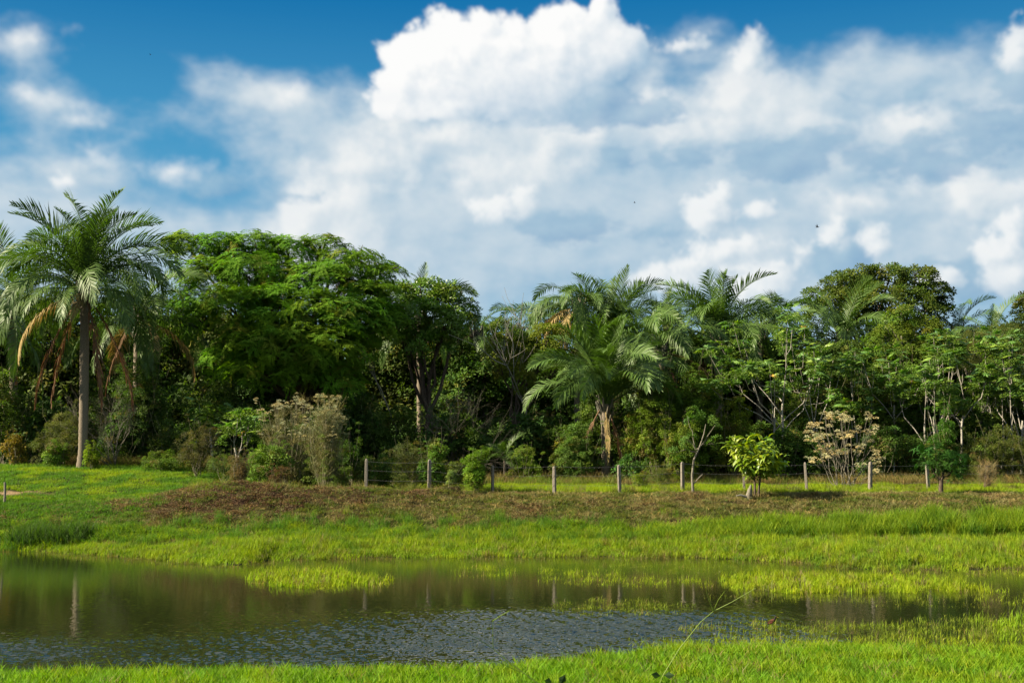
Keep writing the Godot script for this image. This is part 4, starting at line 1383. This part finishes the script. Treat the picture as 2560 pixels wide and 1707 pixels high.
func make_fence() -> void:
	rng.seed = 700
	var o := thing("wire_fence", "weathered concrete post and barbed wire fence along the top of the bank", "fence", on_ground(1385, 51.6))
	var b := MB.new()
	var prof := [[0.095, -0.3], [0.09, 0.0], [0.085, 1.1], [0.08, 1.38], [0.068, 1.45], [0.045, 1.49]]
	var ch := 0.022
	var rings := []
	for p in prof:
		var s: float = p[0]
		var ring := []
		for q in [[s, -s + ch], [s, s - ch], [s - ch, s], [-s + ch, s], [-s, s - ch], [-s, -s + ch], [-s + ch, -s], [s - ch, -s]]:
			ring.append(Vector3(q[0], p[1], q[1]))
		rings.append(ring)
	for i in rings.size() - 1:
		for k in 8:
			b.quad(rings[i][k], rings[i][(k + 1) % 8], rings[i + 1][(k + 1) % 8], rings[i + 1][k], Color.WHITE)
	for k in range(1, 7):
		b.tri(rings[-1][0], rings[-1][k], rings[-1][k + 1], Color.WHITE)
	var pm := b.mesh()
	var feet := []
	for p in [[915, 51.3], [1073, 51.5], [1231, 51.8], [1386, 51.6], [1550, 51.8], [1707, 52.3], [1861, 52.4], [2018, 53.2], [2176, 53.2], [2323, 54.2], [2640, 54.6]]:
		var f := on_ground(p[0], p[1])
		feet.append(f)
		part("fence_post", pm, M.concrete, o, Transform3D((Basis(Vector3.UP, rr(-0.5, 0.5)) * Basis(Vector3.BACK, rr(-0.06, 0.06)) * Basis(Vector3.RIGHT, rr(-0.04, 0.04))).scaled_local(Vector3(rr(0.6, 0.92), rr(0.86, 0.97), rr(0.6, 0.92))), f - o.position - Vector3.UP * rr(0.0, 0.12)))
	for y in [0.45, 0.85, 1.22]:
		var w := MB.new()
		for i in feet.size() - 1:
			var pts := []
			for j in 5:
				var s := j / 4.0
				pts.append(feet[i].lerp(feet[i + 1], s) - o.position + Vector3(0, y - 0.05 * sin(PI * s), 0.1))
			w.tube(pts, [0.004, 0.004, 0.004, 0.004, 0.004], 4, Color.WHITE)
			for j in 14:
				var q: Vector3 = feet[i].lerp(feet[i + 1], (j + 0.5) / 14.0) - o.position + Vector3(0, y - 0.05 * sin(PI * (j + 0.5) / 14.0), 0.1)
				w.tube([q + Vector3(0.0, -0.03, 0.01), q + Vector3(0.01, 0.03, -0.01)], [0.002, 0.002], 3, Color.WHITE)
		part("wire", w.mesh(), M.wire, o)
	# lone stake on the left lawn
	o = thing("wooden_stake", "short thin pale stake standing alone on the left lawn", "stake", on_ground(11, 51.0))
	b = MB.new()
	b.tube([Vector3(0, -0.2, 0), Vector3(0.01, 0.4, 0), Vector3(-0.01, 0.88, 0)], [0.05, 0.047, 0.045], 7, Color.WHITE, true)
	part("post", b.mesh(), M.concrete, o)


func make_grass() -> void:
	rng.seed = 800
	var bright := Color(0.185, 0.285, 0.012)
	var lime := Color(0.225, 0.30, 0.012)
	var green := Color(0.075, 0.165, 0.016)
	var straw := Color(0.215, 0.185, 0.075)
	var olive := Color(0.10, 0.125, 0.025)
	# wet shelf along the far shore
	var a := Many.new()
	var e := Many.new()
	var sp := Many.new()
	for k in 13000:
		var x := rr(-24, 24)
		var df := table(far_shore, x)
		var d := rr(df - 0.9, lerpf(46.5, df + 1.1, ss(-6.0, -15.0, x)))
		var s := d - df
		var g := nz.get_noise_2d(x * 9.0, d * 22.0)
		if s < 0.5 and rng.randf() > 0.3 + s * 0.7:
			continue
		var c := bright.lerp(lime, clampf(0.5 + g * 1.6, 0.0, 1.0)).lerp(olive, clampf(nz.get_noise_2d(x * 5.0 + 90.0, d * 30.0) * 1.5 - 0.1, 0.0, 0.7))
		c = c.lerp(green, clampf(nz.get_noise_2d(x * 14.0 + 33.0, d * 26.0) * 1.8 - 0.15, 0.0, 0.85))
		if rng.randf() < 0.09:
			c = straw
		var p := Vector3(x, maxf(hgt(x, d), -0.06), -d)
		var q := rr(0.75, 1.25) * (1.0 + 0.5 * g) * lerpf(0.75, 1.1, ss(0.0, 2.0, s))
		a.add(Basis(Vector3.UP, rr(0, TAU)).scaled(Vector3(1.0, q, 1.0)), p, leaf_col(c, 0.2))
	ground_cover(a, "shore_grass", "bright yellow-green grass on the wet shelf of the far shore", "grass", clump.grass, M.grass)
	# tall reeds, mostly to the right
	for k in 4200:
		var x := rr(-24, 24)
		var g := nz.get_noise_2d(x * 7.0, 7.0)
		var mid := 46.4 + 0.5 * g + lerpf(0.0, 0.5, ss(5.0, 20.0, x))
		var d := mid + rr(-0.9, 0.7)
		var want := lerpf(0.25, 1.0, ss(-2.0, 10.0, x)) + 0.7 * g
		if rng.randf() > want:
			continue
		var q := lerpf(0.5, 1.1, ss(0.0, 14.0, x)) * rr(0.6, 1.15)
		e.add(Basis(Vector3.UP, rr(0, TAU)).scaled(Vector3(1.0, q, 1.0)), Vector3(x, hgt(x, d), -d), leaf_col(green.lerp(lime, clampf(0.5 + nz.get_noise_2d(x * 30.0, d * 30.0), 0.0, 1.0)), 0.2))
	ground_cover(e, "reed_bed", "belt of taller green reeds at the foot of the bank", "reeds", clump.tall, M.grass)
	# olive sedge fringing the water, tussocks on the shelf
	a = Many.new()
	e = Many.new()
	for k in 3600:
		var x := rr(-22, 22)
		var df := table(far_shore, x)
		var d := df + rr(-1.3, 0.5) * (0.5 + rng.randf())
		if nz.get_noise_2d(x * 12.0 + 700.0, d * 20.0) < rr(-0.15, 0.3):
			continue
		a.add(Basis(Vector3.UP, rr(0, TAU)).scaled(Vector3(1, rr(0.5, 1.3), 1)), Vector3(x, maxf(hgt(x, d), -0.05), -d), leaf_col(olive.lerp(Color(0.17, 0.14, 0.05), rng.randf()), 0.3))
	ground_cover(a, "edge_sedge", "thin olive sedge fringing the far water edge", "sedge", clump.sprig, M.grass)
	for k in 1500:
		var x := rr(-23, 23)
		var d := rr(table(far_shore, x) + 0.4, 48.5)
		if nz.get_noise_2d(x * 10.0 + 200.0, d * 16.0) < rr(0.02, 0.4):
			continue
		e.add(Basis(Vector3.UP, rr(0, TAU)).scaled(Vector3.ONE * rr(0.45, 0.85)), Vector3(x, hgt(x, d), -d), leaf_col(green.lerp(lime, rng.randf() * 0.8), 0.25))
	ground_cover(e, "tussock_grass", "taller grass tussocks scattered over the far shelf and bank", "grass", clump.weed, M.grass)
	e = Many.new()
	for k in 2600:
		var x := rr(-25, 25)
		var d := rr(47.4, 52.4)
		if nz.get_noise_2d(x * 16.0 + 900.0, d * 16.0) < rr(0.05, 0.45):
			continue
		e.add(Basis(Vector3.UP, rr(0, TAU)).scaled(Vector3(1, 0.6, 1) * rr(0.2, 0.42)), Vector3(x, hgt(x, d) + 0.02, -d), leaf_col(Color(0.06, 0.12, 0.018).lerp(Color(0.13, 0.17, 0.025), rng.randf()), 0.25))
	ground_cover(e, "creeping_weed", "low green creeping weeds spotted over the far bank", "weeds", clump.vine, M.leaf)
	# bank: straw, olive grass, leaf litter
	a = Many.new()
	var st := Many.new()
	var li := Many.new()
	for k in 26000:
		var x := rr(-25, 25)
		var d := rr(lerpf(45.9, 45.4, ss(-6.0, -15.0, x)), 53.0)
		var h := nz.get_noise_2d(x * 8.0, d * 8.0) + 0.6 * nz.get_noise_2d(x * 40.0 + 300.0, d * 40.0)
		var left := ss(-13.0, -18.0, x + 2.0 * h)
		var m := exp(-pow((x + 11.2) / 4.8, 2.0) - pow((d - 49.6) / 1.5, 2.0)) + 0.55 * exp(-pow((x + 4.5) / 3.0, 2.0) - pow((d - 50.4) / 0.7, 2.0))
		var p := Vector3(x, hgt(x, d), -d)
		var bs := Basis(Vector3.UP, rr(0, TAU))
		if rng.randf() < clampf(m * 1.35 - 0.4 + h * 1.3, 0.0, 0.78):
			li.add(bs.scaled(Vector3.ONE * rr(0.7, 1.3)), p, leaf_col(Color(0.095, 0.058, 0.034).lerp(Color(0.22, 0.155, 0.075), rng.randf() * rng.randf()), 0.4))
		elif rng.randf() < clampf(0.44 + h * 1.1, 0.06, 0.88) * (1.0 - 0.8 * left) * (1.0 - ss(51.2, 52.2, d)):
			st.add(bs.scaled(Vector3(1, rr(0.6, 1.2), 1)), p, leaf_col(straw, 0.3))
		elif rng.randf() < 0.7 + 0.3 * left:
			a.add(bs.scaled(Vector3(1, rr(0.7, 1.5), 1)), p, leaf_col(Color(0.11, 0.118, 0.028).lerp(green, clampf(left + rr(-0.2, 0.5), 0.0, 1.0)), 0.25))
	ground_cover(a, "bank_grass", "short olive-green grass on the far bank", "grass", clump.lawn, M.grass)
	ground_cover(st, "cut_straw", "dry straw-coloured cut grass lying on the far bank", "straw", clump.straw, M.dry)
	ground_cover(li, "leaf_litter", "brown dead leaves covering the earth mound", "leaf litter", clump.flakes, M.dry)
	# weeds along the bank foot on the left
	a = Many.new()
	for k in 2600:
		var x := rr(-25, 4)
		var d := rr(45.2, 47.8)
		if nz.get_noise_2d(x * 14.0, d * 14.0) < rr(-0.1, 0.35):
			continue
		a.add(Basis(Vector3.UP, rr(0, TAU)).scaled(Vector3.ONE * rr(0.5, 1.0)), Vector3(x, hgt(x, d), -d), leaf_col(green, 0.25))
	ground_cover(a, "bank_weeds", "scattered green weeds at the foot of the left bank", "weeds", clump.weed, M.grass)
	a = Many.new()
	for k in 170:
		var x := -17.6 + rr(-1.5, 1.2)
		var d := 46.3 + rr(-0.5, 0.5)
		a.add(Basis(Vector3.UP, rr(0, TAU)).scaled(Vector3.ONE * rr(0.7, 1.25)), Vector3(x, hgt(x, d), -d), leaf_col(Color(0.05, 0.10, 0.018), 0.25))
	ground_cover(a, "reed_clump", "clump of tall dark green reeds at the foot of the left bank", "reeds", clump.tall, M.grass)
	# left lawn and meadow beyond the fence
	a = Many.new()
	for k in 12000:
		var x := rr(-32, -10.5)
		var d := rr(51.0, 64.0)
		var path := exp(-pow((x + 24.5) / 4.6, 2.0) - pow((d - 53.6) / 0.6, 2.0))
		if rng.randf() < path * 1.5:
			continue
		var g := nz.get_noise_2d(x * 9.0, d * 9.0)
		a.add(Basis(Vector3.UP, rr(0, TAU)).scaled(Vector3(1, rr(0.8, 1.6) * (1.0 + ss(58.0, 62.0, d)), 1)), Vector3(x, hgt(x, d), -d), leaf_col(Color(0.085, 0.185, 0.02).lerp(lime, clampf(0.3 + g * 1.4, 0.0, 1.0)), 0.2))
	ground_cover(a, "lawn_grass", "green lawn rising to the tall palm", "grass", clump.lawn, M.grass)
	a = Many.new()
	for k in 12000:
		var x := rr(-11, 32)
		var d := rr(52.0, 59.5)
		var g := nz.get_noise_2d(x * 7.0, d * 7.0)
		a.add(Basis(Vector3.UP, rr(0, TAU)).scaled(Vector3(1, rr(0.55, 1.0) * (1.0 + 0.5 * g), 1)), Vector3(x, hgt(x, d), -d), leaf_col(lime.lerp(bright, clampf(0.4 - g * 1.5, 0.0, 1.0)), 0.2))
	ground_cover(a, "meadow_grass", "sunlit lime green meadow grass behind the fence", "grass", clump.grass, M.grass)
	a = Many.new()
	var br := Many.new()
	for k in 9000:
		var x := rr(-24, 34)
		var d := rr(59.0, 65.0)
		if x < -12.0 and d < 62.0:
			continue
		var g := nz.get_noise_2d(x * 6.0 + 40.0, d * 9.0)
		var q := rr(0.7, 1.25) * (1.0 + 0.4 * g)
		var bs := Basis(Vector3.UP, rr(0, TAU)).scaled(Vector3(1.2, q, 1.2))
		if rng.randf() < 0.5 + g:
			br.add(bs, Vector3(x, hgt(x, d), -d), leaf_col(Color(0.165, 0.13, 0.05), 0.25))
		else:
			a.add(bs, Vector3(x, hgt(x, d), -d), leaf_col(Color(0.13, 0.175, 0.03), 0.25))
	ground_cover(a, "rank_grass", "tall rank green grass before the forest edge", "grass", clump.weed, M.grass)
	ground_cover(br, "withered_grass", "tall brownish withered grass before the forest edge", "grass", clump.weed, M.dry)
	# weeds along the fence
	a = Many.new()
	for k in 1500:
		var x := rr(-14, 24)
		var d := 51.6 + 0.06 * (x + 8.0) + rr(-0.7, 0.9)
		if nz.get_noise_2d(x * 13.0 + 55.0, d * 9.0) < rr(-0.1, 0.45) - 0.12 * ss(-2.0, -5.0, x):
			continue
		a.add(Basis(Vector3.UP, rr(0, TAU)).scaled(Vector3.ONE * rr(0.4, 0.9)), Vector3(x, hgt(x, d), -d), leaf_col(olive.lerp(straw, rng.randf()), 0.3))
	ground_cover(a, "fence_weeds", "dry and green weeds caught along the wire fence", "weeds", clump.weed, M.grass)
	# near bank
	a = Many.new()
	for k in 7600:
		var d := rr(17.5, 23.6)
		var x := rr(-0.47, 0.47) * d
		var dn := table(near_shore, x)
		if d > dn + 0.15 + 0.35 * nz.get_noise_2d(x * 30.0, 5.0):
			continue
		var g := nz.get_noise_2d(x * 18.0, d * 18.0)
		var c := Color(0.14, 0.275, 0.010).lerp(lime, clampf(g * 1.2 + 0.25 * ss(0.0, 6.0, x), 0.0, 1.0)).lerp(Color(0.07, 0.17, 0.014), clampf(nz.get_noise_2d(x * 30.0, d * 30.0 + 9.0) * 1.6 - 0.1, 0.0, 0.7))
		if rng.randf() < 0.06:
			c = straw
		a.add(Basis(Vector3.UP, rr(0, TAU)).scaled(Vector3(1, rr(0.75, 1.3) * (1.0 + 0.35 * g), 1)), Vector3(x, maxf(hgt(x, d), -0.03), -d), leaf_col(c, 0.2))
	ground_cover(a, "near_grass", "lush green grass along the near shore", "grass", clump.near, M.grass)
	a = Many.new()
	for k in 420:
		var d := rr(19.5, 23.8)
		var x := rr(-0.45, 0.45) * d
		if d > table(near_shore, x) + 0.5 or nz.get_noise_2d(x * 25.0, 77.0) < rr(-0.2, 0.35):
			continue
		a.add(Basis(Vector3.UP, rr(0, TAU)).scaled(Vector3(0.8, rr(0.5, 0.85), 0.8)), Vector3(x, maxf(hgt(x, d), -0.03), -d), leaf_col(lime.lerp(olive, rng.randf() * 0.5), 0.2))
	ground_cover(a, "near_stalks", "taller thin grass stalks standing out of the near shore grass", "grass", clump.sprig_tall, M.grass)
	# grass standing in the water, patch by patch
	patch("clump of bright grass standing in open water left of centre", [[640, 1440], [700, 1428], [830, 1430], [960, 1448], [985, 1458], [900, 1468], [760, 1472], [660, 1462]], 14.0, 0.95, lime, clump.grass)
	patch("thin grass sprigs in the water off the far shore", [[1140, 1418], [1230, 1414], [1290, 1428], [1270, 1444], [1170, 1440]], 16.0, 0.9, lime, clump.sprig)
	patch("scattered grass sprigs in the middle of the pond", [[1340, 1422], [1470, 1426], [1600, 1445], [1760, 1450], [1800, 1470], [1650, 1466], [1450, 1464], [1350, 1446]], 18.0, 0.85, lime, clump.sprig)
	patch("long island of dense marsh grass in the right half of the pond", [[1800, 1452], [1880, 1440], [2050, 1438], [2250, 1446], [2440, 1462], [2500, 1478], [2300, 1484], [2050, 1484], [1860, 1478]], 15.0, 0.95, lime, clump.grass)
	patch("sparse low grass between the long island and the rippled water", [[1360, 1508], [1480, 1496], [1640, 1504], [1740, 1520], [1640, 1542], [1470, 1540]], 26.0, 0.7, Color(0.17, 0.22, 0.02), clump.sprig)
	patch("thin grass strip in the shallows around the wading bird", [[1690, 1572], [1900, 1556], [2150, 1562], [2400, 1546], [2560, 1535], [2560, 1600], [2250, 1602], [1950, 1592], [1780, 1588]], 34.0, 0.8, Color(0.17, 0.23, 0.02), clump.sprig)
	patch("sprigs reaching out from the near shore on the right", [[1560, 1612], [1800, 1596], [2100, 1602], [2560, 1600], [2560, 1640], [1700, 1640]], 34.0, 0.95, lime, clump.sprig)
	patch("taller grass corner in the water at the right edge", [[2490, 1560], [2560, 1545], [2620, 1560], [2600, 1610], [2520, 1605]], 12.0, 1.1, bright, clump.grass)
	patch("ragged flooded grass between the far shore and the long island", [[1500, 1410], [1700, 1412], [1900, 1420], [2080, 1432], [1900, 1438], [1650, 1436], [1480, 1428]], 9.0, 0.7, Color(0.17, 0.22, 0.02), clump.sprig)
	patch("ragged flooded grass below the long island", [[1700, 1484], [2000, 1486], [2300, 1488], [2520, 1486], [2560, 1520], [2300, 1522], [1950, 1510]], 12.0, 0.6, Color(0.16, 0.2, 0.02), clump.sprig)
	patch("flooded grass in front of the right far shore", [[2150, 1430], [2350, 1428], [2560, 1424], [2600, 1440], [2400, 1446], [2200, 1442]], 12.0, 0.8, lime, clump.sprig)
	patch("short grass spit reaching into the water at the right edge of the far shore", [[2380, 1500], [2600, 1490], [2640, 1510], [2500, 1516]], 7.0, 0.8, lime, clump.sprig)


func patch(label: String, poly: Array, per_m2: float, tall: float, col: Color, mesh: Mesh) -> void:
	var pg := PackedVector2Array()
	for p in poly:
		pg.append(at_water(p[0], p[1]))
	var lo := pg[0]
	var hi := pg[0]
	for p in pg:
		lo = lo.min(p)
		hi = hi.max(p)
	var a := Many.new()
	var n := int((hi.x - lo.x) * (hi.y - lo.y) * per_m2 * 1.7)
	for k in n:
		var q := Vector2(rr(lo.x, hi.x), rr(lo.y, hi.y))
		var g := nz.get_noise_2d(q.x * 20.0, q.y * 20.0)
		if not Geometry2D.is_point_in_polygon(q + Vector2(rr(-1.0, 1.0), rr(-0.55, 0.55)) * rng.randf(), pg) or rng.randf() < 0.4 - 1.9 * g:
			continue
		var s := tall * rr(0.6, 1.2) * (1.0 + 0.5 * g)
		a.add(Basis(Vector3.UP, rr(0, TAU)).scaled(Vector3(1, s, 1)), Vector3(q.x, -0.04, -q.y), leaf_col(col if rng.randf() > 0.12 else Color(0.2, 0.17, 0.07), 0.25))
	ground_cover(a, "marsh_grass", label, "grass", mesh, M.grass)


func make_small_things() -> void:
	rng.seed = 900
	# weathered piece of dead wood beside the big-leaved tree
	var o := thing("dead_wood", "weathered grey stub of dead wood upright in the cut grass", "dead wood", on_ground(1872, 50.2))
	var b := MB.new()
	b.tube([Vector3(0, -0.1, 0), Vector3(0.02, 0.12, 0), Vector3(0.05, 0.3, 0.02), Vector3(0.1, 0.52, 0)], [0.16, 0.13, 0.1, 0.03], 8, Color.WHITE, true)
	part("stub", b.mesh(), M.bark_grey, o)
	b = MB.new()
	b.tube([Vector3(-0.1, 0.02, 0.05), Vector3(-0.35, 0.1, 0.15), Vector3(-0.55, 0.08, 0.2)], [0.05, 0.04, 0.02], 6, Color.WHITE, true)
	part("splinter", b.mesh(), M.bark_white, o)
	# wading bird
	var w := at_water(1931, 1570)
	o = thing("wading_bird", "chestnut wading bird with black head and yellow bill in the shallows", "bird", Vector3(w.x, 0, -w.y))
	b = MB.new()
	var ch := Color(0.055, 0.016, 0.009)
	b.tube([Vector3(-0.10, 0.085, 0), Vector3(-0.07, 0.10, 0), Vector3(-0.03, 0.125, 0), Vector3(0.015, 0.15, 0), Vector3(0.045, 0.175, 0)], [0.006, 0.028, 0.045, 0.045, 0.034], 10, ch)
	b.tube([Vector3(0.04, 0.165, 0), Vector3(0.06, 0.19, 0), Vector3(0.068, 0.215, 0), Vector3(0.078, 0.235, 0), Vector3(0.095, 0.24, 0), Vector3(0.106, 0.236, 0)], [0.036, 0.026, 0.018, 0.022, 0.019, 0.006], 10, Color(0.012, 0.010, 0.010))
	part("body", b.mesh(), M.feather, o)
	b = MB.new()
	b.tube([Vector3(0.10, 0.237, 0), Vector3(0.12, 0.232, 0), Vector3(0.142, 0.224, 0)], [0.009, 0.007, 0.002], 6, Color(0.6, 0.42, 0.03))
	b.tube([Vector3(0.09, 0.252, 0), Vector3(0.104, 0.248, 0)], [0.008, 0.004], 6, Color(0.6, 0.35, 0.03))
	part("bill", b.mesh(), M.feather, o)
	for s in [-1.0, 1.0]:
		b = MB.new()
		b.tube([Vector3(-0.01, 0.11, s * 0.02), Vector3(0.01, 0.06, s * 0.022), Vector3(-0.005, -0.02, s * 0.022)], [0.008, 0.005, 0.004], 5, Color(0.10, 0.11, 0.06))
		part("leg", b.mesh(), M.feather, o)
		b = MB.new()
		b.leaf(Vector3(0.03, 0.165, s * 0.036), Vector3(-1, -0.42, s * 0.05).normalized(), Vector3(0.3, -0.9, s * 0.3).normalized(), 0.15, 0.06, 0.1, ch * 1.3)
		part("wing", b.mesh(), M.feather, o)
	# birds in flight
	bird("dark bird with raised wings flying above the right-hand forest", 2044, 568, 95.0, 0.32)
	bird("tiny far bird gliding before the clouds above the centre palms", 1587, 507, 140.0, 0.26)
	bird("tiny far bird alone in the blue upper left sky", 375, 137, 150.0, 0.24)
	# weed stems rising from the near embankment
	stem("long bent weed stem with branching tip rising before the near grass", 5.2, [[1640, 1730], [1660, 1685], [1700, 1620], [1752, 1555], [1784, 1528]], [[1784, 1528, 1770, 1492, 1766, 1476], [1784, 1528, 1830, 1505, 1890, 1470], [1784, 1528, 1796, 1500, 1812, 1478]], [[1652, 1690, 1628, 1684], [1660, 1688, 1684, 1686]])
	stem("drooping dark weed stem with thin side shoots before the near grass", 4.6, [[1400, 1740], [1340, 1705], [1285, 1665], [1233, 1622]], [[1233, 1622, 1232, 1590, 1232, 1550], [1233, 1622, 1200, 1600, 1150, 1572], [1232, 1552, 1250, 1540, 1272, 1528], [1300, 1680, 1240, 1652, 1180, 1658]], [[1400, 1712, 1412, 1684], [1380, 1706, 1362, 1700]])


func bird(label: String, px: float, py: float, d: float, size: float) -> void:
	var o := thing("flying_bird", label, "bird", pt(px, py, d), "birds in flight")
	var b := MB.new()
	var dk := Color(0.012, 0.011, 0.011)
	var pts := [Vector3(-0.5, -0.02, 0), Vector3(-0.3, 0, 0), Vector3(0.0, 0.02, 0), Vector3(0.28, 0.05, 0), Vector3(0.42, 0.07, 0), Vector3(0.52, 0.06, 0)]
	for i in pts.size():
		pts[i] *= size
	b.tube(pts, [0.02 * size, 0.06 * size, 0.11 * size, 0.08 * size, 0.07 * size, 0.005], 8, dk)
	part("body", b.mesh(), M.feather, o)
	for s in [-1.0, 1.0]:
		b = MB.new()
		var r := Vector3(0.12, 0.04, s * 0.06) * size
		var m := Vector3(0.02, 0.38, s * 0.42) * size
		var t := Vector3(-0.32, 0.72, s * 0.85) * size
		var back := Vector3(-0.24, 0, 0) * size
		b.quad(r, m, m + back, r + back, dk)
		b.tri(m, t, m + back, dk)
		part("wing", b.mesh(), M.feather, o)
	b = MB.new()
	b.leaf(Vector3(-0.4, 0, 0) * size, Vector3.LEFT, Vector3.BACK, 0.3 * size, 0.2 * size, 0.0, dk)
	part("tail", b.mesh(), M.feather, o)


func stem(label: String, d: float, main: Array, sides: Array, leaves: Array) -> void:
	var foot := pt(main[0][0], main[0][1], d)
	var o := thing("tall_weed", label, "weed", Vector3(foot.x, hgt(foot.x, d), -d))
	var b := MB.new()
	var pts := [Vector3.DOWN * 0.05]
	var rad := [0.006]
	for p in main:
		pts.append(pt(p[0], p[1], d) - o.position)
		rad.append(maxf(0.0027 - 0.00025 * pts.size(), 0.0014))
	b.tube(pts, rad, 6, Color.WHITE)
	part("stalk", b.mesh(), leaf_mats[2], o)
	for s in sides:
		b = MB.new()
		b.tube([pt(s[0], s[1], d) - o.position, pt(s[2], s[3], d - 0.05) - o.position, pt(s[4], s[5], d - 0.12) - o.position], [0.0014, 0.0011, 0.0008], 5, Color.WHITE)
		part("side_shoot", b.mesh(), leaf_mats[2], o)
	for l in leaves:
		b = MB.new()
		var p := pt(l[0], l[1], d) - o.position
		var q := pt(l[2], l[3], d) - o.position
		var dir := (q - p).normalized()
		b.leaf(p, (dir + Vector3(0, 0, 0.4)).normalized(), dir.cross(Vector3(0.2, 0.3, 1)).normalized(), p.distance_to(q) * 1.2, 0.03, 0.1, Color(0.03, 0.055, 0.02))
		part("leaf", b.mesh(), M.leaf_soft, o)
